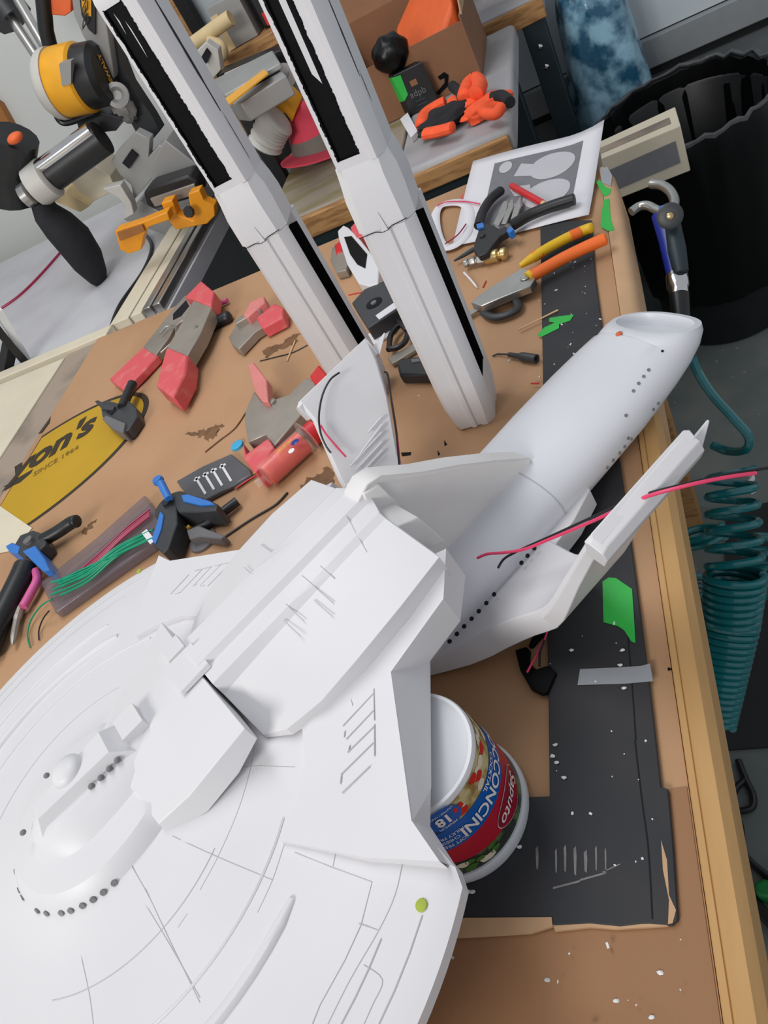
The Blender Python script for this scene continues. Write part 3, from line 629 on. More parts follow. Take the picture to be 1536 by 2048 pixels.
def disc_lab(name, m, a, z, ra, rz, d, tilt=0, n=40):
    P = []
    for j in range(n):
        t = 2*PI*j/n; x, y = ra*math.cos(t), rz*math.sin(t); x, y = x*math.cos(tilt)-y*math.sin(tilt), x*math.sin(tilt)+y*math.cos(tilt); P.append(tp(a+math.degrees(x/.052), z+y, d))
    c = tp(a, z, d); mb = MB(); mb.add([c]+P, [(0, 1+j, 1+(j+1) % n) for j in range(n)]); return mb.build(name, m, tub)
disc_lab('count_badge', 'label_blue', -60, .0835, .0140, .0115, .0010)
disc_lab('maker_oval_rim', 'ink_white', -8.5, .0325, .0232, .0118, .0010)
disc_lab('maker_oval', 'label_maroon', -8.5, .0325, .0226, .0112, .0012)
def wrap(name, body, a, z, size, m, d=.0013, shear=0, off=0, sx=1.0, curve=0):
    vs, fs = text_geo(body, size, shear, off); mb = MB(); out = []
    for v in vs:        # the tub stands on its lid, so its lettering is upside down
        aa = a-math.degrees(v.x*sx/.053); out.append(tp(aa, z-v.y+curve*(v.x)**2, d))
    mb.add(out, fs); return mb.build(name, m, tub)
wrap('product_name', 'BOCCONCINI', -9, .0605, .0150, 'ink_white', off=.0003, sx=.92)
wrap('product_subname', 'COCKTAIL', -7, .0695, .0062, 'ink_white', off=.0001)
wrap('maker_name', 'Saputo', -8.5, .0325, .0135, 'ink_white', d=.0016, shear=.3, off=.0001)
wrap('count_number', '18', -60, .0835, .0125, 'ink_white', d=.0014, off=.0004)
wrap('count_text', 'MINIMUM', -60, .0760, .0034, 'ink_white', d=.0014)
wrap('count_text', 'UNITED / UNITES', -60, .0905, .0028, 'ink_white', d=.0014)
for i, s in enumerate(('SOFT FRESH', 'CHEESE', 'MILKY FRESH')): wrap('claim_text', s, -67, .0545+.0052*i, .0046, 'ink_white', d=.0012)

# printed sheet --------------------------------------------------------
sh = thing('printed_sheet', 'printed white sheet of paper with a grey picture, curling at the far bench corner', 'paper', W(1060, 380, .003))
mb = MB(); q = [W(946, 322, .006), W(905, 492, .006), W(1178, 430, .0065), W(1208, 238, .018)]; nu = 12; g = []
for i in range(nu+1):
    for j in range(nu+1):
        u, v = i/nu, j/nu; p = (q[0]*(1-u)+q[3]*u)*(1-v)+(q[1]*(1-u)+q[2]*u)*v; p.z = .0058+.016*max(0, u-.7)**2*11*max(0, .8-v)+.0015*math.sin(u*5+v*3); g.append(p)
fsq = [(i*(nu+1)+j, (i+1)*(nu+1)+j, (i+1)*(nu+1)+j+1, i*(nu+1)+j+1) for i in range(nu) for j in range(nu)]
mb.add(g, fsq); o = mb.build('sheet', 'paper', sh); sd = o.modifiers.new('thick', 'SOLIDIFY'); sd.thickness = .0004
def onsheet(u, v, l=.0007):
    p = (q[0]*(1-u)+q[3]*u)*(1-v)+(q[1]*(1-u)+q[2]*u)*v; p.z = .0058+.016*max(0, u-.7)**2*11*max(0, .8-v)+.0015*math.sin(u*5+v*3)+l; return p
def sheetgrid(u0, u1, v0, v1, l, n=8): return [onsheet(u0+(u1-u0)*i/n, v0+(v1-v0)*j/n, l) for i in range(n+1) for j in range(n+1)], [(i*(n+1)+j, (i+1)*(n+1)+j, (i+1)*(n+1)+j+1, i*(n+1)+j+1) for i in range(n) for j in range(n)]
mb = MB(); mb.add(*sheetgrid(.20, .86, .13, .88, .0007)); mb.build('printed_background', 'print_dark', sh)
mb = MB()
for cu, cv, ru, rv in ((.66, .33, .165, .15), (.66, .65, .17, .15), (.30, .22, .05, .07), (.75, .84, .05, .04)):
    n = 28; P = [onsheet(cu, cv, .0012)]+[onsheet(cu+ru*math.cos(2*PI*i/n), cv+rv*math.sin(2*PI*i/n), .0012) for i in range(n)]; mb.add(P, [(0, 1+i, 1+(i+1) % n) for i in range(n)])
for P in (((.42, .22), (.56, .28), (.52, .40), (.38, .36)), ((.36, .48), (.52, .5), (.55, .62), (.42, .60)), ((.34, .64), (.50, .72), (.46, .80), (.32, .74))): mb.add([onsheet(u, v, .0012) for u, v in P], [(0, 1, 2, 3)])
mb.build('printed_picture', 'print_light', sh)

def group_tool(name, label, cat, px, py, group=None): return thing(name, label, cat, W(px, py, 0), group)

# insulated pliers
pl = group_tool('pliers', 'combination pliers with orange and yellow insulated handles lying at the bench edge', 'pliers', 1110, 520)
mb = MB(); mb.flat([(942, 606), (958, 590), (1000, 562), (1044, 536), (1060, 540), (1070, 556), (1060, 572), (1040, 580), (1000, 596), (962, 612)], .022, .011); mb.lathe([(.007, 0), (.007, .002)], W(1050, 556, .022), n=20); mb.build('jaws', 'steel', pl, bevel=.002)
mb = MB(); mb.tube(path(((1040, 532), (1068, 514), (1100, 494), (1142, 472), (1172, 459), (1186, 455)), (.017, .017, .016, .015, .015, .016)), [.0035+.0042*min(1, i/8) for i in range(38)]+[.0068, .005, .002], 14, sq=.9)
y = mb.build('handle', 'pliers_yellow', pl); y['label'] = 'yellow handle with orange bands'
for a, b in (((1066, 515), (1083, 505)), ((1142, 472), (1161, 464))):
    mb = MB(); mb.tube([W(*a, .0168), W(*b, .016)], .0081, 14, sq=.9); mb.build('grip_band', 'pliers_orange', y)
mb = MB(); pp = path(((1062, 553), (1085, 540), (1120, 520), (1160, 500), (1195, 484), (1214, 476)), (.02, .021, .022, .022, .022, .022)); mb.tube(pp, [.0088, .0092]+[.0088]*(len(pp)-5)+[.0085, .007, .004], 14, sq=.9); y = mb.build('handle', 'pliers_orange', pl); y['label'] = 'orange handle'
mb = MB(); mb.tube([W(1063, 552, .02), W(1056, 557, .02)], [.0094, .0088], 14); mb.build('grip_collar', 'pliers_yellow', y)

# wire stripper
st = group_tool('wire_stripper', 'black-handled wire stripper with blue collars lying across the printed sheet', 'wire stripper', 980, 460)
mb = MB(); pp = path(((957, 452), (965, 425), (982, 398), (1006, 378)), .020); mb.tube(pp, [.0075]*(len(pp)-2)+[.0065, .004], 12); mb.build('handle', 'black_plastic', st)
mb = MB(); pp = path(((1022, 452), (1060, 430), (1105, 412), (1140, 401), (1150, 398)), .019); mb.tube(pp, [.0055]+[.0085]*(len(pp)-3)+[.0065, .003], 12); mb.build('handle', 'black_plastic', st)
mb = MB(); mb.flat([(950, 482), (958, 458), (972, 446), (990, 452), (1000, 458), (1012, 452), (1018, 462), (1000, 472), (985, 490), (975, 505), (958, 512), (946, 500)], .024, .010); mb.lathe([(.005, 0), (.005, .002)], W(965, 472, .024), n=16); mb.build('jaws', 'black_plastic', st, bevel=.0015)
for pix in (((952, 448), (966, 444), (968, 452), (954, 456)), ((1012, 460), (1022, 452), (1028, 458), (1018, 466))):
    mb = MB(); mb.flat(pix, .0275, .012); mb.build('collar', 'blue_plastic', st, bevel=.001)
for pix in (((986, 448), (1008, 402), (1016, 402), (1012, 425), (996, 452)), ((1002, 448), (1020, 402), (1026, 396), (1027, 412), (1012, 446)), ((1020, 442), (1030, 408), (1042, 390), (1041, 412), (1032, 438))):
    mb = MB(); mb.flat(pix, .016, .003); mb.build('gauge_plate', 'steel', st, bevel=.0005)
mb = MB(); mb.tube([W(948, 498, .012), W(925, 512, .010), W(908, 522, .009)], [.004, .003, .0015], 8); mb.build('tip', 'teal_steel', st)

mk = group_tool('marker_stub', 'stubby red pencil lying on the grey print', 'pencil', 1058, 390); mb = MB(); a, b = W(1024, 372, .013), W(1086, 407, .013); mb.tube([a, b], .0055, 8); mb.build('barrel', 'red', mk)
mb = MB(); d = (b-a).normalized(); mb.tube([b, b+d*.006], [.005, .0035], 8); mb.build('tip', 'wood_stick', mk)

# air fitting
ft = group_tool('air_fitting', 'knurled brass air hose fitting in front of the wire stripper', 'fitting', 975, 512)
a, b = W(928, 528, .010), W(1014, 506, .010); ax = (b-a); L = ax.length
mb = MB(); mb.lathe([(.004, 0), (.0065, .001), (.0065, L*.10), (.004, L*.12), (.0065, L*.15), (.0065, L*.27), (.0045, L*.3), (.0085, L*.34), (.0085, L*.50)], a, ax, 6); mb.build('hose_barb', 'steel', ft, bevel=.0006)
mb = MB(); mb.lathe([(.0082, L*.5), (.0098, L*.54), (.0098, L*.80), (.006, L*.82), (.006, L*.86), (.0092, L*.88), (.0092, L*.98), (.007, L)], a, ax, 20); mb.build('collar', 'brass', ft, bevel=.0006)

# scissors
scs = group_tool('scissors', 'scissors with black loop handles lying behind the right engine pod', 'scissors', 1010, 600)
mb = MB(); mb.tube(spl([W(x, y, .008) for x, y in ((966, 622), (985, 604), (1012, 596), (1032, 602), (1034, 618), (1012, 630), (985, 634))], 6, True), .0058, 10, True, sq=.8); h = mb.build('handle', 'dark_plastic', scs)
mb = MB(); mb.tube(spl([W(x, y, .010) for x, y in ((975, 598), (1000, 582), (1030, 568), (1046, 566), (1046, 580), (1020, 592), (995, 602))], 6, True), .0055, 10, True, sq=.8); mb.build('handle', 'black_plastic', scs)
mb = MB(); mb.flat([(966, 615), (975, 606), (930, 626), (886, 650), (884, 656), (930, 636)], .008, .003); mb.build('blade', 'steel', scs)

patch_sw = MB(); patch_sw.tube([W(1036, 660, .0055), W(1116, 620, .0065)], .0012, 8); o = patch_sw.build('swab_stick', 'wood_stick'); tag(o, 'thin wooden swab stick beside the green tape zigzag', 'stick')
mb = MB(); mb.tube([W(574, 722, .0015), W(590, 682, .0015)], .0014, 8); tag(mb.build('match_stick', 'wood_stick'), 'short bare wooden stick on a brown stain left of the pods', 'stick')
mb = MB(); mb.tube(path(((520, 722), (552, 714), (585, 705), (615, 690)), .0012), .0010, 6); tag(mb.build('wire_scrap', 'black_wire'), 'thin dark wire scrap crossing under the match-like stick', 'wire')
mb = MB(); mb.tube(path(((410, 904), (440, 880), (470, 856), (492, 824)), .0014), .0011, 6); tag(mb.build('wire_scrap', 'stain'), 'thin brown wire scrap running to the rusty spring clamp', 'wire')
mb = MB(); mb.tube(path(((440, 1080), (500, 1040), (550, 1010), (575, 985)), .002), .0016, 6); tag(mb.build('cable_scrap', 'black_wire'), 'dark cable scrap lying above the back deck of the model', 'wire')
mb = MB(); mb.tube(path(((928, 545), (942, 560), (955, 576)), (.006, .004, .003)), [.0016]*10+[.0016, .0016, .0016, .0014, .001, .0006, .0003], 8); tag(mb.build('awl', 'paper'), 'short white pointed tool beside the right engine pod', 'awl')
for i, (a, b, m, lb) in enumerate((((966, 575), (972, 562), 'red', 'tiny red wire clipping near the white pointed tool'), ((1062, 767), (1078, 767), 'red', 'red wire clipping at the edge of the black cardboard above the hull'), ((697, 590), (730, 583), 'red', 'red wire piece left of the black blower fan'))):
    mb = MB(); mb.tube([W(*a, .0055), W(*b, .0055)] if i == 1 else [W(*a, .001), W(*b, .001)], .0010, 6); tag(mb.build('wire_clipping', m), lb, 'wire')

# dc plug
dc = group_tool('power_plug', 'small grey barrel power plug beside the right engine pod', 'plug', 1045, 714); a, b = W(1016, 709, .007), W(1073, 718, .007); ax = b-a; L = ax.length
mb = MB(); mb.lathe([(.0022, 0), (.0032, L*.05), (.0034, L*.4), (.0052, L*.45), (.0058, L*.55), (.0058, L), (.003, L), (.003, L*.9)], a, ax, 16); mb.build('body', 'dark_plastic', dc)
mb = MB(); mb.tube([a, W(995, 708, .003), W(985, 712, .002)], .0012, 6); mb.build('wire', 'black_wire', dc)

# junk between the pods
fan = group_tool('blower_fan', 'flat black blower fan with an oval opening between the two pods', 'fan', 750, 610)
mb = MB(); mb.flat([(703, 606), (728, 578), (770, 560), (786, 572), (800, 616), (735, 656)], .028, .024); mb.build('housing', 'dark_plastic', fan, bevel=.002)
mb = MB(); p = W(748, 606, .0285); mb.lathe([(.011, 0), (.0135, .0006), (.0135, -.001)], p, n=28); mb.build('inlet_ring', 'hole', fan)
mb = MB(); mb.lathe([(.005, 0), (.005, .0018), (.001, .002)], p, n=20); mb.build('hub', 'grey_plastic', fan)
mb = MB(); mb.flat([(751, 631), (788, 605), (796, 614), (758, 639)], .0288, .0006); mb.build('paper_label', 'paper', fan)
pp = group_tool('printed_bracket', 'white printed part with a black hollow standing between the two pods', 'bracket', 720, 545)
mb = MB(); out = [(675, 462), (687, 450), (697, 455), (720, 478), (745, 510), (758, 536), (756, 566), (738, 572), (717, 566), (694, 528), (677, 476)]; hol = [(688, 474), (703, 472), (734, 508), (730, 536), (714, 528), (700, 508)]
mb.flat(out, .030, .028); mb.build('shell', 'white_print', pp, bevel=.002); mb = MB(); mb.flat(hol, .0312, .002); mb.build('hollow', 'black_paint', pp)
ab = group_tool('power_adapter', 'black rounded power adapter with a switch left of the right pod', 'adapter', 830, 735)
mb = MB(); mb.flat([(792, 728), (800, 716), (845, 711), (880, 716), (890, 748), (798, 750)], .020, .018); mb.build('case', 'black_plastic', ab, bevel=.004, bseg=3); mb = MB(); mb.flat([(822, 718), (838, 716), (840, 722), (824, 724)], .0215, .002); mb.build('switch', 'grey_plastic', ab)
cl = group_tool('spring_clip', 'small black bent spring clip behind the left small wing', 'clip', 790, 660)
mb = MB(); mb.tube(path(((778, 700), (782, 670), (800, 650), (815, 655), (812, 680), (795, 695), (775, 698)), .012), .0042, 8); mb.build('frame', 'black_plastic', cl); mb = MB(); mb.tube(path(((795, 640), (812, 660), (818, 645)), .016), .003, 8); mb.build('lever', 'black_plastic', cl)
mb = MB(); mb.flat([(775, 716), (838, 680), (846, 690), (784, 728)], .008, .006); tag(mb.build('metal_file', 'worn_steel', bevel=.001), 'flat dull metal file lying left of the right pod', 'file')
mb = MB(); mb.flat([(735, 668), (775, 645), (800, 640), (790, 662), (745, 690)], .005, .004); tag(mb.build('plastic_scrap', 'paper', bevel=.001), 'white plastic scrap under the black spring clip', 'scrap')
rj = group_tool('red_jaw_clamp', 'dirty spring clamp with red tips partly hidden behind the right pod', 'clamp', 690, 500)
mb = MB(); mb.flat([(664, 494), (690, 486), (700, 500), (692, 540), (672, 545), (660, 520)], .016, .014); mb.build('body', 'worn_steel', rj, bevel=.001); mb = MB(); mb.flat([(700, 455), (716, 438), (728, 470), (712, 478)], .030, .028); mb.build('tip', 'tip_red', rj, bevel=.002); mb = MB(); mb.flat([(668, 490), (682, 480), (684, 502), (672, 508)], .018, .016); mb.build('tip', 'red', rj, bevel=.002)
tpz = group_tool('tape_roll', 'flat white ring of tape behind the right pod, beside the printed sheet', 'tape roll', 905, 445)
mb = MB(); ringp = spl([W(x, y, .006) for x, y in ((872, 425), (890, 408), (925, 406), (940, 425), (935, 465), (912, 490), (885, 492), (872, 460))], 6, True); mb.tube(ringp, .009, 8, True, sq=.35); mb.build('ring', 'paper', tpz)
mb = MB(); mb.tube(path(((874, 412), (892, 404), (930, 403), (960, 408)), .012), .0012, 6); mb.build('wire', 'red_wire', tpz); mb = MB(); mb.tube(path(((890, 488), (915, 470), (932, 448)), .013), .0012, 6); mb.build('wire', 'crimson_wire', tpz)
mb = MB(); mb.flat([(922, 390), (940, 385), (938, 402), (922, 404)], .003, .0025); tag(mb.build('paper_scrap', 'tip_red'), 'small pinkish red scrap at the left edge of the printed sheet', 'scrap')

# spring clamps ---------------------------------------------------------
c1 = group_tool('spring_clamp', 'largest spring clamp, clean red tips spread open, above the yellow oval', 'clamp', 345, 690, 'steel spring clamps with red tips')
def part(t, name, m, pix, z, h, bev=.0015):
    mb = MB(); mb.flat(pix, z, h); return mb.build(name, m, t, bevel=bev)
a = part(c1, 'handle', 'worn_steel', [(286, 694), (311, 710), (336, 678), (350, 652), (366, 640), (390, 630), (396, 604), (370, 590), (344, 620), (306, 668)], .022, .018)
part(c1, 'opening', 'hole', [(346, 628), (372, 600), (378, 612), (362, 632), (346, 640)], .0226, .001, 0)
part(a, 'grip', 'tip_red', [(218, 758), (288, 692), (316, 710), (283, 745), (248, 780)], .019, .017, .003)
b = part(c1, 'handle', 'worn_steel', [(334, 696), (374, 712), (400, 668), (424, 612), (428, 592), (396, 576), (384, 606), (360, 650)], .040, .026)
part(b, 'grip', 'tip_red', [(333, 693), (375, 710), (370, 746), (345, 794), (312, 772), (322, 730)], .042, .036, .004)
part(c1, 'jaw_tip', 'tip_red', [(369, 594), (402, 561), (428, 583), (421, 612), (392, 600)], .044, .030, .003)
mb = MB(); mb.tube(path(((320, 668), (336, 652), (352, 656), (348, 680), (322, 706)), .030), .0022, 8); mb.build('spring', 'steel', c1)
mb = MB(); mb.lathe([(.004, 0), (.004, .003)], W(392, 655, .040), n=12); mb.build('rivet', 'steel', c1)
hk = group_tool('screwdriver', 'black-handled screwdriver lying behind the largest spring clamp', 'screwdriver', 440, 640)
mb = MB(); pz = path(((392, 690), (410, 665), (432, 646), (462, 632)), .010); mb.tube(pz, [.012]*(len(pz)-2)+[.0105, .006], 14); mb.build('grip', 'black_plastic', hk); mb = MB(); mb.tube([W(432, 610, .008), W(455, 601, .008)], .005, 8); mb.build('tip', 'pink_grip', hk)
c2 = group_tool('spring_clamp', 'small spring clamp lying on its side between the largest clamp and left pod', 'clamp', 510, 640, 'steel spring clamps with red tips')
a = part(c2, 'handle', 'worn_steel', [(457, 674), (474, 645), (510, 628), (540, 622), (548, 640), (510, 664), (478, 698), (464, 690)], .018, .016)
b = part(c2, 'handle', 'worn_steel', [(470, 648), (500, 630), (520, 618), (514, 606), (490, 625), (470, 640)], .030, .020)
part(b, 'grip', 'tip_rose', [(486, 630), (500, 604), (528, 592), (530, 604), (506, 624), (494, 636)], .033, .022, .002); part(a, 'grip', 'tip_red', [(512, 636), (548, 606), (566, 614), (566, 634), (524, 656)], .024, .022, .003)
c3 = group_tool('spring_clamp', 'rusty spring clamp with worn pink tips lying against the orange tube', 'clamp', 555, 830, 'steel spring clamps with red tips')
a = part(c3, 'handle', 'worn_steel', [(508, 782), (526, 806), (578, 789), (612, 755), (628, 762), (638, 784), (622, 804), (588, 845), (548, 892), (531, 868), (516, 875), (496, 884), (489, 843), (490, 824)], .032, .028)
mb = MB(); mb.lathe([(.006, 0), (.006, .004), (.002, .0045)], W(545, 806, .032), n=16); mb.build('rivet', 'steel', c3)
part(a, 'grip', 'tip_rose', [(495, 730), (507, 724), (533, 758), (536, 803), (524, 803), (509, 780)], .042, .018, .002)
part(a, 'grip', 'tip_red', [(492, 908), (536, 876), (548, 894), (520, 934), (509, 945), (488, 918), (485, 884)], .036, .032, .003)
part(a, 'grip', 'red', [(618, 752), (637, 728), (660, 756), (638, 780)], .036, .030, .003)

# plastic tube with orange label
tb = group_tool('plastic_tube', 'clear plastic tube with an orange label and red cap beside the rusty clamp', 'tube', 575, 910)
a, b = W(528, 956, .019), W(620, 872, .019); ax = b-a; L = ax.length
mb = MB(); mb.lathe([(.012, .0), (.0185, .002), (.0185, L*.93), (.026, L*.94), (.026, L*.96), (.017, L*.97)], a, ax, 28); mb.build('body', 'clear', tb)
mb = MB(); mb.lathe([(.0165, L*.06), (.0168, L*.06), (.0168, L*.86), (.0165, L*.86)], a, ax, 28); mb.build('wrap_label', 'orange_label', tb)
mb = MB(); mb.lathe([(.0165, L*.97), (.0165, L*1.16), (.013, L*1.18)], a, ax, 18); mb.build('cap', 'red', tb, bevel=.001)
mb = MB(); mb.lathe([(.006, -.013), (.006, 0), (.009, .001)], a, ax, 14); mb.build('nozzle', 'clear', tb)
mb = MB(); mb.blob(W(590, 884, .0385), (.006, .006, .001), nu=12, nv=4); mb.build('blue_mark', 'deep_blue', tb)
mb = MB(); mb.lathe([(.0045, 0), (.0045, .0006)], W(583, 902, .0392), n=16); mb.build('round_mark', 'ink_white', tb)
for i in range(3):
    mb = MB(); p0 = W(560+i*9, 900-i*8, .0385); mb.box(p0, (.010, .002, .0006), Matrix.Rotation(.9, 3, 'Z')); mb.build('printed_line', 'label_yellow', tb)
mb = MB(); mb.lathe([(.001, 0), (.010, .0), (.010, .004), (.008, .0045), (.001, .003)], W(476, 893, .0), n=24); tag(mb.build('bottle_cap', 'sky_cap'), 'small sky blue cap beside the pink clamp tips', 'cap')

# small black bar clamp head on the oval
kc = group_tool('bar_clamp', 'small dark grey plastic clamp lying on the yellow oval', 'clamp', 238, 820)
part(kc, 'block', 'dark_plastic', [(204, 832), (200, 808), (214, 800), (236, 806), (252, 796), (272, 815), (275, 832), (258, 858), (246, 866), (225, 856)], .022, .020, .002)
part(kc, 'jaw_pad', 'grey_plastic', [(204, 838), (212, 830), (250, 846), (246, 866), (226, 858)], .026, .022, .001)
part(kc, 'fin', 'dark_plastic', [(189, 802), (196, 800), (212, 808), (230, 812), (224, 820), (204, 818)], .026, .012, .001)
mb = MB(); mb.tube([W(244, 815, .022), W(265, 768, .022)], [.0085, .0092], 14); mb.build('grip', 'black_plastic', kc)
part(kc, 'slot', 'hole', [(212, 824), (224, 814), (234, 818), (222, 830)], .0232, .001, 0)

# blue and black ratchet clamps
rc = group_tool('ratchet_clamp', 'blue and black ratchet clamp with two arms beside the bag of LED strips', 'clamp', 345, 1030, 'blue and black plastic clamps')
mb = MB(); p = W(338, 1008, .033); p.z = 0; mb.lathe([(.022, .012), (.026, .014), (.026, .030), (.022, .032), (.008, .033), (.008, .036), (.001, .036)], p, n=28); mb.build('hub', 'dark_plastic', rc)
mb = MB(); mb.lathe([(.0075, .036), (.0075, .039), (.004, .0395)], p, n=16); mb.build('pivot', 'black_plastic', rc)
mb = MB(); mb.tube([W(338, 998, .042), W(322, 966, .050)], [.0055, .0058], 10); mb.lathe([(.007, 0), (.0085, .003), (.007, .008)], W(320, 965, .048), n=14); mb.build('knob', 'blue_plastic', rc)
part(rc, 'arm', 'dark_plastic', [(318, 1004), (352, 1010), (354, 1046), (336, 1098), (324, 1106), (310, 1092), (312, 1066), (322, 1040)], .034, .030, .002)
part(rc, 'arm_edge', 'blue_plastic', [(320, 1022), (327, 1030), (322, 1058), (310, 1088), (303, 1078), (312, 1050)], .036, .030, .001)
part(rc, 'arm', 'dark_plastic', [(344, 1000), (372, 986), (420, 1000), (436, 1008), (432, 1020), (390, 1024), (356, 1024)], .034, .030, .002)
part(rc, 'arm_edge', 'blue_plastic', [(362, 990), (376, 988), (420, 1002), (428, 1008), (400, 1010), (366, 1002)], .037, .010, .001)
rb = group_tool('bar_clamp', 'black bar clamp lying under the blue clamp arm above the saucer tip', 'clamp', 425, 1045)
mb = MB(); mb.tube(path(((390, 1062), (412, 1050), (445, 1025), (475, 1002)), .010), .0065, 10); mb.build('grip', 'black_plastic', rb); part(rb, 'jaw', 'grey_plastic', [(372, 1060), (398, 1050), (416, 1058), (450, 1070), (440, 1078), (400, 1072), (378, 1078)], .018, .016, .002); mb = MB(); mb.tube([W(345, 1085, .008), W(380, 1052, .010)], .003, 8); mb.build('bar', 'label_yellow', rb)
lc = group_tool('ratchet_clamp', 'blue-jawed black clamp at the left bench edge below the oval', 'clamp', 75, 1085, 'blue and black plastic clamps')
mb = MB(); zz = path(((86, 1080), (115, 1064), (142, 1046), (155, 1042)), .020); mb.tube(zz, [.010]*(len(zz)-2)+[.009, .005], 12); mb.build('handle', 'black_plastic', lc)
part(lc, 'head', 'dark_plastic', [(28, 1090), (40, 1070), (66, 1060), (84, 1066), (92, 1086), (80, 1100), (50, 1112), (34, 1106)], .026, .024, .002); mb = MB(); mb.lathe([(.008, 0), (.008, .006), (.005, .007)], W(60, 1084, .026), n=16); mb.build('pivot', 'grey_plastic', lc)
part(lc, 'jaw', 'blue_plastic', [(10, 1092), (24, 1084), (40, 1092), (34, 1106), (18, 1104)], .028, .020, .002); a = part(lc, 'jaw', 'blue_plastic', [(44, 1102), (70, 1090), (90, 1118), (98, 1138), (86, 1142), (66, 1124)], .030, .028, .002); part(a, 'jaw_pad', 'grey_plastic', [(66, 1124), (86, 1112), (101, 1134), (84, 1142)], .020, .018, .001)
# cutters with pink inner grips
ct = group_tool('wire_cutter', 'black-handled cutters with pink grips at the left edge beside the saucer', 'cutter', 30, 1200)
mb = MB(); zz = path(((52, 1132), (40, 1160), (18, 1205), (-10, 1260), (-30, 1310)), .020); mb.tube(zz, [.010]+[.017]*(len(zz)-2)+[.014], 14); mb.build('grip', 'black_plastic', ct)
mb = MB(); zz = path(((72, 1142), (74, 1160), (62, 1185), (46, 1214)), .014); mb.tube(zz, .0065, 10); mb.build('grip', 'pink_grip', ct)
mb = MB(); mb.tube(path(((42, 1216), (34, 1240), (25, 1290)), .010), [.006]*8+[.005]*6+[.004, .003, .001], 8); mb.build('blade', 'worn_steel', ct)

# bag of coloured wires
wb = group_tool('wire_bag', 'clear plastic bag full of red and green wires beside the saucer', 'bag', 205, 1120)
mb = MB(); tl = [W(x, y, .004) for x, y in ((92, 1176), (205, 1085), (300, 1000), (330, 1045), (318, 1098), (215, 1170), (122, 1236))]
mb.prism([p+V(0, 0, .013) for p in tl], .016); o = mb.build('bag_skin', 'poly_bag', wb, bevel=.004, bseg=3)
rn = random.Random(11)
for i in range(9):
    o1, o2 = rn.uniform(-6, 26), rn.uniform(-8, 12); mb = MB(); mb.tube(path(((112+rn.uniform(-10, 12), 1165+o1), (175+rn.uniform(-8, 8), 1140+o1*.8), (235, 1100+o2), (296+rn.uniform(-8, 14), 1066+o2)), .0235+rn.uniform(0, .003)), .0017, 6); mb.build('wire', 'green_wire', wb)
for i in range(5):
    o1 = rn.uniform(-5, 10); mb = MB(); mb.tube(path(((165, 1140+o1), (205, 1105+o1), (250, 1062+o1), (300, 1022+o1)), .0235), .0016, 6); mb.build('wire', 'crimson_wire', wb)
mb = MB(); mb.tube(path(((104, 1198), (82, 1212), (62, 1240), (55, 1270), (60, 1294)), (.02, .012, .006, .004, .003)), .0012, 6); mb.build('wire', 'green_wire', wb)
mb = MB(); mb.tube(path(((98, 1222), (86, 1238), (78, 1260), (78, 1280)), (.02, .01, .004, .003)), .0010, 6); mb.build('wire', 'black_wire', wb)
part(wb, 'zip_tag', 'paper', [(283, 1066), (293, 1058), (310, 1080), (300, 1088)], .027, .001, 0)
lb = group_tool('led_strip_bag', 'silver-grey antistatic bag holding white LED strips left of the orange tube', 'bag', 440, 950)
part(lb, 'bag_skin', 'esd_bag', [(352, 962), (405, 932), (462, 907), (500, 938), (504, 948), (470, 968), (410, 1000), (372, 990)], .008, .007, .002)
for i, (x, y) in enumerate(((395, 962), (412, 953), (428, 945), (446, 936))):
    mb = MB(); mb.flat([(x-6, y-6), (x-2, y-9), (x+18, y+24), (x+14, y+27)], .0088, .0008); mb.flat([(x-8, y-2), (x+4, y-10), (x+6, y-7), (x-6, y+1)], .0088, .0008); mb.build('led_strip', 'led_white', lb)
for i, m in enumerate(('label_yellow', 'black_wire', 'red')):
    mb = MB(); mb.tube(path(((470, 972+i*3), (490, 960+i*2), (512, 944+i*3), (524, 940)), .004), .0011, 6); mb.build('wire', m, lb)
mb = MB(); mb.lathe([(.001, 0), (.020, 0), (.020, .004), (.001, .0045)], W(408, 1083, .0), n=32); tag(mb.build('grey_disc', 'grey_plastic'), 'thin grey plastic disc half under the model left of its back deck', 'disc')
ht = group_tool('heat_shrink', 'flat piece of black heat-shrink sleeve with wires under the curved wing', 'sleeve', 1070, 1340)
part(ht, 'sleeve', 'black_paint', [(1030, 1300), (1052, 1293), (1060, 1300), (1058, 1325), (1072, 1338), (1098, 1330), (1112, 1344), (1094, 1386), (1082, 1388), (1062, 1378), (1040, 1340)], .008, .004, .0008)
part(ht, 'sleeve_strip', 'black_paint', [(1056, 1292), (1076, 1248), (1094, 1240), (1090, 1262), (1064, 1292)], .010, .005, .0008)
mb = MB(); mb.tube(path(((1098, 1240), (1092, 1270), (1078, 1300), (1054, 1345)), .012), .0010, 6); mb.build('wire', 'red_wire', ht); mb = MB(); mb.tube(path(((1100, 1242), (1088, 1280), (1080, 1305), (1079, 1332)), .012), .0010, 6); mb.build('wire', 'black_wire', ht)
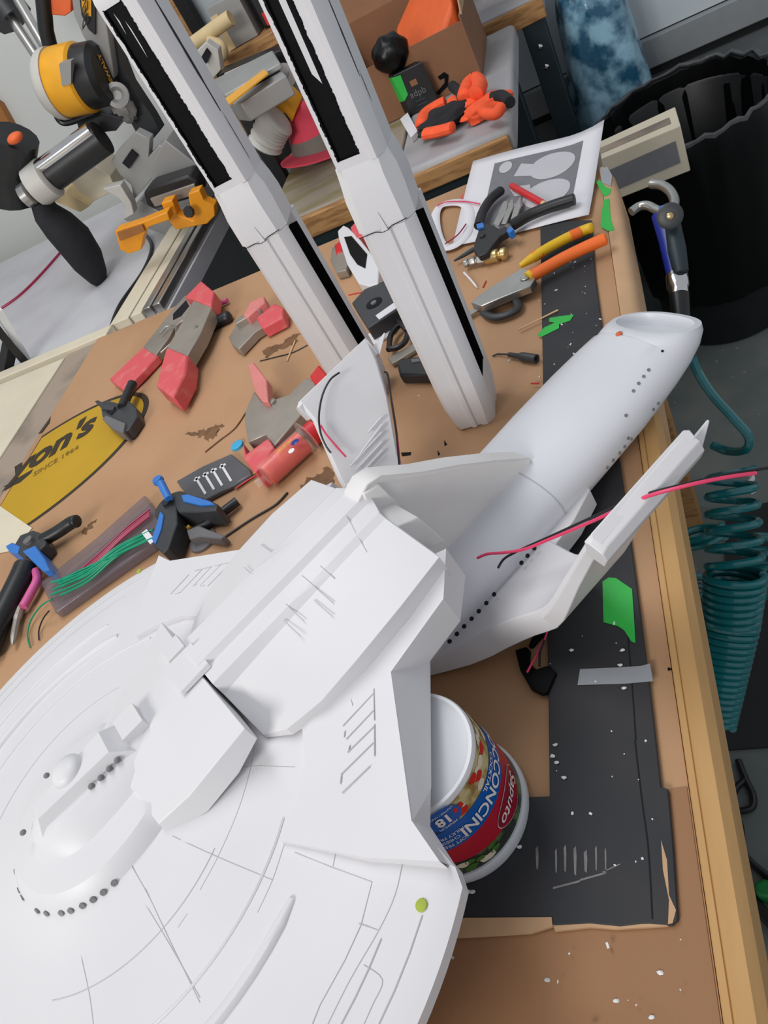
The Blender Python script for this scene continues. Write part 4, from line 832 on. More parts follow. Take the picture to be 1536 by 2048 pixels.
# ================================================================== BEYOND THE BENCH
# left white-topped bench
lbn = thing('side_bench', 'white-topped low bench beyond the left corner of the workbench', 'bench', (-1.7, 1.9, -.9))
mb = MB(); mb.bb(-2.9, -1.02, 1.415, 2.42, -.06, -.02); mb.build('bench_top', 'white_top', lbn)
mb = MB(); mb.bb(-2.0, -1.165, 1.402, 1.44, -.05, .002); mb.build('front_rail', 'cream_board', lbn, bevel=.002)
for x in (-2.8, -1.07):
    for y in (1.5, 2.3): mb = MB(); mb.bb(x-.03, x+.03, y-.03, y+.03, -.9, -.06); mb.build('leg', 'raw_wood', lbn)
pb = thing('cream_panel', 'cream board lying at the left end of the workbench', 'board', (-1.6, 1.0, -.05)); mb = MB(); mb.bb(-2.1, -1.287, -.2, 1.385, -.03, -.004); mb.build('panel', 'cream_board', pb, bevel=.002)
for x, y in ((-2.05, -.1), (-2.05, 1.3), (-1.34, -.1), (-1.34, 1.3)): mb = MB(); mb.bb(x-.02, x+.02, y-.02, y+.02, -.9, -.03); mb.build('leg', 'raw_wood', pb)
rl = thing('saw_rail', 'long cream plank and aluminium rails running back beside the saw', 'rail', (-1.07, 1.9, -.02))
for x0, x1, m, nm in ((-1.175, -1.122, 'cream_board', 'plank'), (-1.115, -1.084, 'cream_board', 'plank'), (-1.078, -1.056, 'steel', 'rail'), (-1.048, -1.028, 'steel', 'rail')):
    mb = MB(); mb.bb(x0, x1, 1.445, 2.40, -.0195, .004 if nm == 'rail' else .0); mb.build(nm, m, rl, bevel=.002)
cb = MB(); cb.tube(path(((236, 650), (222, 660), (240, 610), (285, 545), (303, 500), (296, 475), (280, 466)), -.016), .005, 8); tag(cb.build('saw_cable', 'black_wire'), 'black power cable lying on the white bench left of the planks', 'cable')
cb = MB(); cb.tube(path(((-10, 625), (40, 590), (90, 540), (150, 470)), -.017), .004, 8); tag(cb.build('red_cable', 'crimson_wire'), 'thin dark red cable on the white bench below the dust bag', 'cable')
sd = thing('folding_stand', 'black and white metal stand leg at the left edge above the cream board', 'stand', WY(10, 760, 1.46))
mb = MB(); p0, p1, p2 = WY(-20, 640, 1.46), WY(20, 690, 1.46), WY(60, 735, 1.46); mb.tube([p0, p1, p2], .013, 4); mb.build('leg', 'black_plastic', sd)
mb = MB(); mb.tube([WY(20, 690, 1.47), WY(6, 760, 1.45), WY(-6, 820, 1.44)], .018, 4); mb.build('leg', 'black_plastic', sd); mb = MB(); mb.tube([WY(-4, 620, 1.48), WY(60, 730, 1.48)], .012, 4); mb.build('brace', 'led_white', sd)

# mitre saw --------------------------------------------------------------
ms = thing('mitre_saw', 'large yellow and grey sliding mitre saw with black dust bag at upper left', 'saw', (-1.2, 1.9, -.02))
Y0 = 1.92
mb = MB(); a, b = WY(96, 172, Y0), WY(205, 146, Y0); ax = b-a; L = ax.length; mb.lathe([(.045, -.01), (.066, 0), (.075, .01), (.078, L*.12), (.078, L*.22)], a, ax, 32); mb.build('rear_housing', 'saw_pale', ms)
mb = MB(); mb.lathe([(.074, L*.22), (.076, L*.26), (.076, L*.66), (.070, L*.7)], a, ax, 32); mot = mb.build('motor', 'yellow_tool', ms)
mb = MB(); mb.lathe([(.068, L*.66), (.070, L*.7), (.068, L*.98), (.056, L*1.06), (.001, L*1.07)], a, ax, 32); cap = mb.build('end_cap', 'black_plastic', ms)
mb = MB(); e = ax.normalized(); up = V(0, 0, 1)-e*e.z; up.normalize(); side = e.cross(up)
quad_text(mb, 'DEWALT', a+e*(L*1.075), up, e.cross(up), .0195, off=.0006, lift=.001); mb.build('brand_lettering', 'yellow_tool', cap)
mb = MB(); mb.flat_ = None; pw = [WY(x, y, Y0-.078) for x, y in ((118, 128), (142, 122), (142, 168), (124, 172))]; mb.add(pw+[p+V(0, .02, 0) for p in pw], [(0, 1, 2, 3), (7, 6, 5, 4), (0, 4, 5, 1), (1, 5, 6, 2), (2, 6, 7, 3), (3, 7, 4, 0)]); mb.build('rating_plate', 'saw_grey', ms)
def slab(t, name, m, pix, Y, d, bev=.002):
    mb = MB(); A = [WY(x, y, Y) for x, y in pix]; B = [p+V(0, d, 0) for p in A]; n = len(A)
    mb.add(A+B, [tuple(range(n)), tuple(range(2*n-1, n-1, -1))]+[(i, n+i, n+(i+1) % n, (i+1) % n) for i in range(n)]); return mb.build(name, m, t, bevel=bev)
slab(ms, 'blade_guard', 'saw_grey', [(140, -30), (195, -40), (215, 60), (228, 150), (222, 190), (196, 150), (188, 110), (165, 70), (148, 30)], Y0+.02, .05)
slab(ms, 'guard_label', 'black_plastic', [(158, -10), (190, -14), (190, 70), (178, 60), (163, 30)], Y0+.012, .006, 0)
slab(ms, 'guard_label', 'yellow_tool', [(161, -20), (182, -22), (182, 33), (165, 30)], Y0+.008, .004, 0)
mb = MB(); p = WY(172, 12, Y0+.006); quad_text(mb, 'DEW', p, (p-WY(172, 32, Y0+.006)).normalized(), V(-1, 0, -.35).normalized(), .036, off=.001, lift=.003); mb.build('brand_lettering', 'black_plastic', ms)
slab(ms, 'lower_arm', 'dark_plastic', [(228, 60), (242, 120), (262, 170), (305, 235), (320, 262), (296, 290), (270, 262), (232, 190), (222, 120)], Y0+.05, .04)
mb = MB(); mb.tube([WY(84, -30, Y0+.10), WY(92, 60, Y0+.10), WY(102, 100, Y0+.10)], .018, 12); mb.build('handle_post', 'black_plastic', ms)
slab(ms, 'trigger_housing', 'orange_foam', [(100, -10), (142, -20), (142, 24), (130, 32), (102, 30)], Y0+.1, .05)
for dx in (0, 22):
    mb = MB(); mb.tube([WY(12+dx, 20-dx, Y0+.22), WY(84+dx*.6, 128-dx, Y0+.12)], .013, 14); mb.build('slide_tube', 'steel', ms)
mb = MB(); mb.tube([WY(-10, -10, Y0+.24), WY(30, 40, Y0+.22)], .05, 10); mb.build('slide_bracket', 'black_plastic', ms)
mb = MB(); mb.lathe([(.018, 0), (.028, .004), (.028, .018), (.018, .020), (.010, .012)], WY(236, 190, Y0+.0), V(.4, -1, .2), 18); mb.build('blade_bolt', 'saw_grey', ms)
mb = MB(); mb.blob(WY(246, 215, Y0+.03), (.028, .025, .034), amp=.4, fr=3); mb.build('dust_port', 'saw_grey', ms)
mb = MB(); mb.tube(spl([WY(x, y, Y0-.02) for x, y in ((106, 200), (112, 230), (126, 246), (150, 242), (190, 226))], 6), .007, 8); mb.build('power_lead', 'black_wire', ms)
mb = MB(); a, b = WY(72, 372, Y0-.1), WY(205, 275, Y0-.05); mb.tube([a, b], .040, 24); mb.build('mitre_arm', 'black_plastic', ms)
mb = MB(); off = V(0, -.022, .030); mb.tube([a+off+(b-a)*.1, b+off], .017, 16); mb.build('slide_rod', 'chrome', ms)
mb = MB(); mb.lathe([(.040, 0), (.050, .004), (.050, .050), (.042, .055)], WY(68, 376, Y0-.11), b-a, 24); mb.build('rod_clamp', 'saw_pale', ms)
mb = MB(); mb.lathe([(.026, 0), (.030, .002), (.030, .02), (.012, .021)], WY(62, 385, Y0-.135), a-b, 12); mb.build('clamp_knob', 'steel', ms)
mb = MB(); zz = spl([WY(x, y, Y0-.08) for x, y in ((30, 272), (25, 310), (18, 350), (28, 400))], 6); mb.tube(zz, .055, 14); mb.build('side_handle', 'black_plastic', ms); mb = MB(); mb.blob(WY(30, 276, Y0-.12), (.02, .02, .012)); mb.build('handle_button', 'orange_foam', ms)
mb = MB(); zz = [WY(x, y, Y0-.12) for x, y in ((80, 400), (92, 425), (118, 450), (148, 480), (176, 520), (196, 552), (208, 574))]; mb.tube(zz, [.035, .045, .058, .064, .058, .038, .012], 16, sq=.6); mb.build('dust_bag', 'black_fabric', ms)
slab(ms, 'fence', 'saw_grey', [(222, 322), (236, 300), (272, 264), (300, 278), (298, 312), (318, 290), (340, 300), (330, 350), (308, 352), (268, 400), (262, 370), (240, 350)], Y0-.06, .03)
slab(ms, 'fence_window', 'hole', [(244, 326), (262, 300), (276, 312), (258, 338)], Y0-.068, .01, 0)
slab(ms, 'turntable', 'saw_grey', [(300, 335), (330, 280), (395, 330), (420, 372), (390, 395), (320, 375), (308, 392)], Y0-.09, .12)
slab(ms, 'control_box', 'black_plastic', [(286, 386), (300, 374), (376, 350), (394, 362), (402, 392), (308, 420), (294, 412)], Y0-.16, .06, .006)
slab(ms, 'control_plate', 'worn_steel', [(300, 398), (388, 368), (396, 388), (310, 414)], Y0-.166, .008, .001)
slab(ms, 'base_foot', 'saw_pale', [(205, 378), (240, 370), (262, 405), (268, 428), (246, 440), (250, 412), (236, 396)], Y0-.1, .03)
slab(ms, 'base_bar', 'saw_grey', [(248, 440), (280, 402), (330, 430), (390, 400), (412, 420), (330, 470)], Y0-.02, .10)
slab(ms, 'side_plate', 'dark_plastic', [(150, 232), (200, 224), (244, 236), (232, 262), (180, 268), (156, 256)], Y0-.0, .05)
bp = thing('timber_block', 'pale timber block and boards under the mitre saw arm', 'block', (-1.2, 1.95, -.02)); slab(bp, 'board', 'cream_board', [(140, 360), (185, 330), (220, 352), (232, 380), (178, 408), (160, 395)], Y0+.05, .1); slab(bp, 'board', 'beige', [(100, 400), (130, 385), (180, 412), (160, 425)], Y0+.02, .2)
# orange bracket clamp
oc_ = thing('bracket_clamp', 'bright orange bracket clamp with a lever below the mitre saw', 'clamp', W(330, 440, 0))
slab(oc_, 'bracket', 'orange_clamp', [(322, 406), (344, 400), (354, 430), (386, 442), (376, 388), (398, 380), (408, 402), (428, 412), (430, 432), (414, 448), (352, 460), (336, 440)], 1.70, .03)
slab(oc_, 'lever', 'orange_clamp', [(230, 462), (280, 446), (334, 424), (340, 440), (298, 454), (288, 470), (282, 500), (258, 508), (240, 500)], 1.66, .03)
slab(oc_, 'lever_label', 'brown_panel', [(234, 466), (284, 450), (290, 462), (240, 482)], 1.652, .006, 0)
mb = MB(); mb.lathe([(.012, 0), (.014, .004), (.012, .012)], WY(380, 422, 1.68), V(0, -1, .2), 8); mb.build('knob', 'black_plastic', oc_)

mb = MB(); A = [WY(x, y, 2.47) for x, y in ((-60, 170), (0, 212), (44, 290), (0, 318), (-60, 330))]; mb.add(A+[p+V(0, .028, 0) for p in A], [tuple(range(5)), tuple(range(9, 4, -1))]+[(i, 5+i, 5+(i+1) % 5, (i+1) % 5) for i in range(5)]); tag(mb.build('wall_board', 'brown_panel'), 'brown fibreboard panel on the white wall at the left edge', 'board')

# back bench --------------------------------------------------------------
bb = thing('back_bench', 'second bench behind with grey top, raw wood front edge and stained left half', 'bench', (-.5, 1.9, -.9))
mb = MB(); mb.bb(-.47, -.225, 1.572, 2.20, -.05, 0); mb.build('bench_top', 'grey_top', bb, bevel=.012, bseg=3); mb = MB(); mb.bb(-.80, -.472, 1.595, 2.20, -.05, -.001); mb.build('stained_top', 'stained_top', bb, bevel=.004)
mb = MB(); mb.bb(-.80, -.472, 1.575, 1.594, -.050, -.004); mb.build('front_edge', 'raw_wood', bb, bevel=.003); mb = MB(); mb.bb(-.468, -.235, 1.562, 1.574, -.050, -.010); mb.build('front_edge', 'raw_wood', bb, bevel=.003)
mb = MB(); mb.bb(-.80, -.24, 1.60, 1.63, -.16, -.052); mb.build('steel_apron', 'teal_steel', bb)
for x in (-.77, -.28):
    for y in (1.64, 2.15): mb = MB(); mb.bb(x-.025, x+.025, y-.025, y+.025, -.9, -.05); mb.build('leg', 'teal_steel', bb, bevel=.003)
mb = MB(); mb.bb(-.77, -.28, 1.66, 2.12, -.62, -.60); mb.build('lower_shelf', 'mat_rubber', bb)
fb = thing('far_bench', 'pale far bench along the back wall with a dark steel leg', 'bench', (-.5, 2.35, -.9))
mb = MB(); mb.bb(-.64, -.15, 2.24, 2.46, -.02, .02); mb.build('bench_top', 'grey_top', fb, bevel=.004); mb = MB(); mb.bb(-.64, -.15, 2.225, 2.239, -.03, .016); mb.build('front_edge', 'raw_wood', fb, bevel=.003)
mb = MB(); mb.bb(-.215, -.16, 2.24, 2.30, -.9, -.03); mb.build('leg', 'teal_steel', fb, bevel=.002); mb = MB(); mb.bb(-.63, -.57, 2.24, 2.30, -.9, -.03); mb.build('leg', 'teal_steel', fb, bevel=.002)
for k in range(2): mb = MB(); mb.lathe([(.007, 0), (.007, .004), (.004, .006)], V(-.188, 2.24, -.09-.05*k), V(0, -1, 0), 12); mb.build('bolt', 'chrome', fb)
mb = MB(); mb.bb(-.62, -.17, 2.26, 2.44, -.5, -.48); mb.build('lower_shelf', 'mat_rubber', fb)

# cardboard carton, open, on the back bench
cz = .125; cx0, cx1, cy0, cy1 = -.60, -.292, 1.90, 2.17
ca = thing('cardboard_carton', 'open brown cardboard carton holding orange foam on the back bench', 'box', ((cx0+cx1)/2, (cy0+cy1)/2, 0))
mb = MB(); mb.bb(cx0, cx1, cy0, cy0+.004, .001, cz); f_ = mb.build('front_wall', 'carton', ca)
mb = MB(); mb.bb(cx0, cx1, cy1-.004, cy1, .001, .17); mb.build('back_wall', 'carton', ca)
for x in (cx0, cx1-.004): mb = MB(); mb.bb(x, x+.004, cy0+.004, cy1-.004, .001, cz+.01); mb.build('side_wall', 'carton', ca)
mb = MB(); mb.bb(cx0+.004, cx1-.004, cy0+.004, cy1-.004, .001, .005); mb.build('bottom', 'carton', ca)
mb = MB(); mb.prism([V(cx0, cy1, .17), V(cx1, cy1, .17), V(cx1-.03, cy1+.06, .30), V(cx0, cy1+.06, .30)], bot=[V(cx0, cy1+.004, .168), V(cx1, cy1+.004, .168), V(cx1-.03, cy1+.064, .298), V(cx0, cy1+.064, .298)]); mb.build('rear_flap', 'carton', ca)
mb = MB(); mb.prism([V(cx1, cy0+.01, cz+.01), V(cx1, cy1-.01, cz+.01), V(cx1+.02, cy1-.01, .24), V(cx1+.016, cy0+.03, .24)], bot=[V(cx1+.003, cy0+.01, cz+.008), V(cx1+.003, cy1-.01, cz+.008), V(cx1+.023, cy1-.01, .238), V(cx1+.019, cy0+.03, .238)]); mb.build('side_flap', 'cardboard_pale', ca)
mb = MB(); A = [WY(x, y, cy0-.0015) for x, y in ((875, 154), (888, 144), (897, 150), (896, 172), (878, 190), (872, 186), (889, 166), (889, 156), (880, 160))]; mb.add(A, [tuple(range(len(A)))]); mb.build('arrow_mark', 'black_paint', f_)
of = thing('orange_foam', 'crumpled bright orange plastic sheet inside the cardboard carton', 'sheet', (-.40, 2.05, .01)); mb = MB(); A = [V(-.50, 2.00, .03), V(-.36, 1.93, .10), V(-.305, 1.95, .155), V(-.31, 2.12, .20), V(-.36, 2.15, .215), V(-.48, 2.14, .12)]; mb.prism(A, bot=[V(p.x, p.y, .006) for p in A]); mb.build('folded_sheet', 'orange_foam', of, bevel=.01)
bx = thing('black_box', 'small black printed box with green tape in front of the carton', 'box', WY(840, 225, 1.80))
mb = MB(); w0, w1, w2, w3 = W(822, 232, 0.001), W(880, 206, .001), W(880, 206, .001)+V(-.05, .07, 0), W(822, 232, .001)+V(-.05, .07, 0)
H = .093; mb.prism([p+V(0, 0, H) for p in (w0, w1, w2, w3)], H); fbx = mb.build('carton_body', 'black_plastic', bx, bevel=.002)
ex = (w1-w0).normalized(); ey = V(0, 0, 1)
mb = MB(); c0 = (w0+w1)/2; nrm = ex.cross(ey)
quad_text(mb, 'adpb', c0+ey*.040, ex, ey, .020, lift=.001); mb.build('lettering', 'grey_plastic', fbx)
mb = MB(); mb.box(c0+ey*.062+nrm*.001, (.016, .001, .012), Matrix((ex, nrm*-1, ey)).transposed()); mb.build('printed_mark', 'carton', fbx)
for k in range(2): mb = MB(); mb.box(c0+ey*(.024-.009*k)+nrm*.001, (.024, .001, .003), Matrix((ex, nrm*-1, ey)).transposed()); mb.build('printed_line', 'dark_plastic', fbx)
mb = MB(); A = [w0+V(0, 0, .035), w0+ex*.014+V(0, 0, .045), w0+ex*.016+V(0, 0, .088), w0+V(-.005, 0, .090)]; A = [p+nrm*.0015 for p in A]; mb.add(A, [(0, 1, 2, 3)]); mb.add([w0+V(-.001, 0, .035), w0+V(-.001, 0, .09), w0+V(-.022, .03, .085), w0+V(-.022, .03, .03)], [(0, 1, 2, 3)]); mb.build('tape_flap', 'green_tape', bx)
mb = MB(); p = W(812, 130, .11); mb.blob((w0+w1)/2+V(-.028, .03, H+.036), (.042, .036, .038), amp=.14, fr=2, nu=28, nv=16); tag(mb.build('mesh_bag', 'black_bag'), 'balled-up black plastic bag sitting on the small black box', 'bag')
sb = MB(); sb.prism([W(800, 238, .012), W(815, 225, .012), W(835, 262, .012), W(822, 275, .012)], .011); tag(sb.build('white_card', 'paper'), 'small white card left of the small black box', 'card')
# gloves
def glove(label, pts, seedv, m1, m2):
    g = thing('work_glove', label, 'glove', W(*pts[0], 0), 'orange and black work gloves on the back bench')
    return g
g1 = thing('work_glove', 'orange and black work glove lying flat at the front of the back bench', 'glove', W(890, 230, 0))
mb = MB(); mb.blob(W(890, 235, .022), (.062, .040, .020), Matrix.Rotation(.35, 3, 'Z'), amp=.35, fr=2.2, nu=30, nv=14, seed=3); mb.build('palm', 'black_fabric', g1)
for q in (((842, 250), (850, 228), (872, 212), (892, 202)), ((848, 268), (880, 262), (908, 254)), ((905, 200), (920, 212), (938, 208), (955, 196))):
    mb = MB(); zz = path(q, .026, 6); mb.tube(zz, [.006]+[.015]*(len(zz)-2)+[.008], 10, sq=.7); mb.build('finger', 'orange_fabric', g1)
g2 = thing('work_glove', 'orange glove folded beside the carton at the right end of the back bench', 'glove', W(975, 205, 0))
mb = MB(); mb.blob(W(975, 212, .018), (.055, .030, .018), Matrix.Rotation(.2, 3, 'Z'), amp=.4, fr=2.4, nu=30, nv=14, seed=9); mb.build('palm', 'orange_fabric', g2)
mb = MB(); zz = path(((928, 196), (938, 170), (952, 160), (960, 172), (950, 190)), .040, 6); mb.tube(zz, [.008]+[.016]*(len(zz)-2)+[.01], 10); mb.build('finger', 'orange_fabric', g2)
for q in (((985, 195), (1005, 192), (1020, 205)), ((905, 172), (918, 185), (925, 205)), ((965, 225), (990, 228), (1002, 215))):
    mb = MB(); zz = path(q, .030, 6); mb.tube(zz, .011, 10); mb.build('finger', 'black_fabric' if q[0][0] != 965 else 'orange_fabric', g2)
# cap
cp = thing('baseball_cap', 'bright pink and grey cap with curved peak on the stained bench', 'cap', W(640, 290, 0)); c0 = W(652, 292, .001)
def dome(z0, z1, n=24):
    rings = []
    for i in range(9):
        z = z0+(z1-z0)*i/8; k = math.sqrt(max(.002, 1-(z/.112)**2)); rings.append([c0+V(.082*k*math.cos(2*PI*j/n), .092*k*math.sin(2*PI*j/n), z) for j in range(n)])
    return rings
mb = MB(); mb.loft(dome(.0, .052)); mb.build('band', 'grey_fabric', cp); mb = MB(); mb.loft(dome(.052, .111)); mb.build('crown', 'pink_fabric', cp)
mb = MB(); R = []
for i in range(13):
    a = math.radians(170+130*i/12); c, s = math.cos(a), math.sin(a); dz = .018*math.sin(PI*i/12); R.append([c0+V(.080*c, .09*s, .010+dz*.6), c0+V(.115*c, .140*s, .006+dz), c0+V(.115*c, .140*s, .010+dz), c0+V(.080*c, .09*s, .014+dz*.6)])
mb.loft(R); mb.build('peak', 'pink_fabric', cp)
# bench saw on the left of the back bench
bs = thing('bench_saw', 'grey bench saw with a long yellow label between the two engine pods', 'saw', (-.9, 1.98, -.02))
def topbox(t, name, m, pix, z, h, bev=.003):
    mb = MB(); mb.flat(pix, z, h); return mb.build(name, m, t, bevel=bev)
topbox(bs, 'body', 'saw_grey', [(438, 176), (540, 118), (572, 150), (480, 206), (458, 205)], .235, .04); topbox(bs, 'table', 'saw_grey', [(425, 160), (545, 100), (560, 125), (448, 190)], .25, .012)
slab(bs, 'side_panel', 'saw_grey', [(470, 205), (574, 150), (570, 185), (498, 235), (478, 222)], 1.86, .04); topbox(bs, 'warning_label', 'yellow_tool', [(446, 200), (528, 138), (536, 146), (456, 210)], .253, .003, 0)
slab(bs, 'fence', 'saw_pale', [(386, 110), (412, 84), (436, 100), (442, 140), (420, 165), (396, 140)], 2.0, .03); slab(bs, 'fence_window', 'hole', [(402, 115), (412, 98), (420, 108), (412, 128)], 1.99, .012, 0)
mb = MB(); mb.tube([WY(455, 158, 2.0), WY(545, 118, 2.0)], .014, 12); mb.build('tube_rail', 'saw_pale', bs); mb = MB(); mb.lathe([(.02, 0), (.026, .004), (.026, .02), (.01, .024)], WY(566, 152, 1.9), V(.6, -1, .1), 12); mb.build('knob', 'saw_pale', bs)
slab(bs, 'motor_cover', 'yellow_tool', [(530, 205), (556, 186), (576, 200), (594, 218), (584, 245), (570, 226), (548, 236)], 1.9, .08); mb = MB(); mb.tube([WY(478, 198, 1.84), WY(488, 218, 1.84), WY(498, 228, 1.84)], .008, 8); mb.build('pointer', 'red', bs)
slab(bs, 'under_frame', 'black_plastic', [(436, 150), (560, 100), (572, 110), (446, 172)], 2.06, .06); slab(bs, 'leg_panel', 'dark_gap', [(548, 240), (590, 222), (598, 290), (560, 330), (540, 320)], 2.1, .05)
for x in (-.97, -.84): mb = MB(); mb.bb(x-.015, x+.015, 1.92, 1.95, -.9, .21); mb.build('leg', 'black_plastic', bs)
gl = MB(); hp = spl([WY(x, y, 1.86) for x, y in ((560, 236), (548, 250), (538, 270), (528, 296))], 8); gl.tube(hp, [.026]+[.036+.003*(i % 3) for i in range(len(hp)-3)]+[.030, .018], 18); o = gl.build('dusty_hose_end', 'saw_pale'); tag(o, 'dusty grey lumpy hose end hanging below the bench saw', 'hose')
# plank shelf and things on it, top middle
ps = thing('plank_shelf', 'short plank shelf with dark underside behind the bench saw', 'shelf', (-1.0, 2.3, .1)); p1, p2 = WY(434, 124, 2.2), WY(640, 36, 2.2); zsh = (p1.z+p2.z)/2
mb = MB(); mb.bb(p1.x, p2.x, 2.20, 2.45, zsh-.02, zsh+.012); mb.build('plank', 'raw_wood', ps, bevel=.003); mb = MB(); mb.bb(p1.x, p2.x, 2.23, 2.45, zsh-.10, zsh-.02); mb.build('drawer_case', 'black_plastic', ps)
for x in (p1.x+.03, p2.x-.03): mb = MB(); mb.bb(x-.02, x+.02, 2.38, 2.42, -.9, zsh-.1); mb.build('post', 'teal_steel', ps)
tcse = thing('tool_case', 'black tool case with red stripe standing on the plank shelf', 'case', (p1.x+.22, 2.33, zsh+.013)); x0 = p1.x+.13; mb = MB(); mb.bb(x0, x0+.24, 2.26, 2.42, zsh+.013, zsh+.19); mb.build('case', 'black_plastic', tcse, bevel=.01); mb = MB(); mb.bb(x0+.02, x0+.24, 2.252, 2.26, zsh+.02, zsh+.05); mb.build('stripe', 'red', tcse)
rp = thing('foam_coil', 'beige coiled foam cord at the left end of the plank shelf', 'cord', WY(415, 110, 2.15)); mb = MB()
mb.tube(spl([WY(x, y, 2.17) for x, y in ((378, 95), (410, 72), (440, 50), (462, 35))], 6), .018, 10); mb.tube(spl([WY(x, y, 2.15) for x, y in ((415, 82), (440, 90), (446, 108), (432, 120))], 6), .014, 10); mb.build('coil', 'beige', rp)
wbx = thing('white_carton', 'pale grey carton beside the beige coil on the plank shelf', 'box', (p1.x+.08, 2.33, zsh+.013)); mb = MB(); mb.bb(p1.x+.03, p1.x+.12, 2.24, 2.36, zsh+.013, zsh+.12); mb.build('carton', 'saw_grey', wbx, bevel=.002); mb = MB(); mb.bb(p1.x+.028, p1.x+.05, 2.238, 2.24, zsh+.014, zsh+.1); mb.build('tape', 'beige', wbx)
for i, (px, py, w_, h_, m, lbx) in enumerate(((300, 40, .12, .30, 'black_fabric', 'dark coat-like bundle hanging on the wall above the beige coil'), (345, 30, .05, .34, 'raw_wood', 'narrow wooden strip leaning on the wall behind the left pod'), (372, 25, .04, .36, 'dark_gap', 'black strip leaning on the wall beside the wooden strip'))):
    p = WY(px, py, 2.44); mb = MB(); mb.bb(p.x-w_/2, p.x+w_/2, 2.44, 2.475, -.02, p.z+.12); tag(mb.build(('hanging_bundle', 'wood_strip', 'black_strip')[i], m, bevel=.006), lbx, ('bundle', 'strip', 'strip')[i])
bg = thing('grey_bin', 'pale grey storage bin with dark contents on the far bench at top middle', 'bin', (-.55, 2.32, .021)); mb = MB(); mb.bb(-.635, -.46, 2.26, 2.40, .021, .16); mb.build('bin', 'saw_grey', bg, bevel=.006); mb = MB(); mb.blob((-.55, 2.33, .165), (.07, .05, .03), amp=.6, fr=3); mb.build('contents', 'black_fabric', bg)
gb = thing('glass_jar', 'clear glass jar lying at the right end of the far bench', 'jar', (-.25, 2.33, .021)); mb = MB(); mb.lathe([(.02, 0), (.032, .004), (.032, .09), (.024, .10), (.024, .115)], V(-.31, 2.34, .054), V(1, -.2, 0), 20); mb.build('glass', 'clear', gb); mb = MB(); mb.lathe([(.026, .115), (.026, .13), (.02, .132)], V(-.31, 2.34, .054), V(1, -.2, 0), 20); mb.build('lid', 'steel', gb)

# blue bag of recyclables and the bin
mb = MB(); mb.blob((-.055, 2.37, -.405), (.108, .10, .485), amp=.14, fr=2.5, nu=60, nv=44, seed=4); tag(mb.build('blue_bag', 'blue_bag', base=(-.052, 2.37, -.89)), 'translucent blue recycling bag stuffed with bottles by the back wall', 'bag')
tc = thing('waste_bin', 'large round bin lined with a black plastic bag behind the bench corner', 'bin', (.11, 2.08, -.9))
rn = random.Random(2); N = 72
def brim(r, z, j, amp): a = 2*PI*j/N; k = 1+amp*noise.noise(V(math.cos(a)*6, math.sin(a)*6, r*40)); return V(.095+r*.92*k*math.cos(a), 2.07+r*.95*k*math.sin(a), z+amp*.9*r*noise.noise(V(math.cos(a)*7, math.sin(a)*7, 3)))
mb = MB(); mb.lathe([(.16, 0), (.165, .004), (.192, .56), (.196, .565)], V(.095, 2.07, -.899), n=48, cap=False); mb.build('drum', 'black_plastic', tc)
mb = MB(); mb.loft([[brim(r, z, j, am) for j in range(N)] for r, z, am in ((.2, -.75, .04), (.218, -.5, .05), (.226, -.38, .06), (.232, -.32, .06), (.228, -.298, .06), (.216, -.30, .06), (.206, -.36, .06), (.19, -.6, .05), (.15, -.84, .02))], cap=False); mb.build('bag_liner', 'black_bag', tc)
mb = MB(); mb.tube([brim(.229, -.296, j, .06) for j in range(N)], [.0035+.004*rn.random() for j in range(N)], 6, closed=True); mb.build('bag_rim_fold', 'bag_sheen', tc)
# white framed beam lying over the bench corner
fm = thing('white_beam', 'white painted frame beam with grey recessed panels over the far bench corner', 'beam', W(1250, 300, -.262))
z1, z0 = -.165, -.262
A_, B_, C_, D_ = W(1130, 315, z1), W(1350, 213, z1), W(1361, 251, z1), W(1146, 340, z1)
mb = MB(); mb.prism([A_, B_, C_, D_], z1-z0); mb.build('beam', 'cream_board', fm, bevel=.002)
mb = MB(); u = (B_-A_); vv = (D_-A_)
def onbeam(a, b): return A_*(1-a)*(1-b)+B_*a*(1-b)+C_*a*b+D_*(1-a)*b+V(0, 0, .0012)
mb.prism([onbeam(.05, .42), onbeam(.93, .42), onbeam(.93, .74), onbeam(.05, .74)], .001); mb.build('recess_panel', 'old_plywood', fm)
mb = MB(); e = (C_-D_); nn = V(e.y, -e.x, 0).normalized()*.0012
def onf(a, b): return D_+e*a+V(0, 0, (z0-z1)*b)+nn
mb.add([onf(.08, .32), onf(.93, .26), onf(.93, .74), onf(.08, .8)], [(0, 1, 2, 3)]); mb.build('recess_panel', 'print_dark', fm)

# blow gun, hook and hose ---------------------------------------------------
bgn = thing('air_blow_gun', 'blue air blow gun with a bent silver nozzle hanging at the bench edge', 'air gun', W(1340, 440, -.05))
zg = (-.02, -.035, -.05, -.06)
mb = MB(); mb.tube(path(((1262, 424), (1278, 413), (1295, 411), (1312, 419), (1326, 424)), -.012), .0062, 12); mb.build('nozzle', 'steel', bgn)
mb = MB(); mb.tube(path(((1303, 368), (1322, 370), (1340, 382), (1349, 402), (1345, 424)), -.012), .0068, 12); mb.build('lever', 'steel', bgn)
mb = MB(); mb.tube([W(1328, 428, -.02), W(1340, 480, -.04), W(1352, 545, -.065)], [.017, .015, .013], 14, sq=.8); mb.build('body', 'deep_blue', bgn)
mb = MB(); mb.tube([W(1344, 440, -.016), W(1354, 500, -.04), W(1362, 545, -.06)], [.010, .012, .010], 12); mb.build('grip', 'teal_steel', bgn)
mb = MB(); mb.flat([(1316, 412), (1334, 406), (1338, 424), (1320, 432)], .004, .02); mb.build('clip', 'blue_plastic', bgn, bevel=.002)
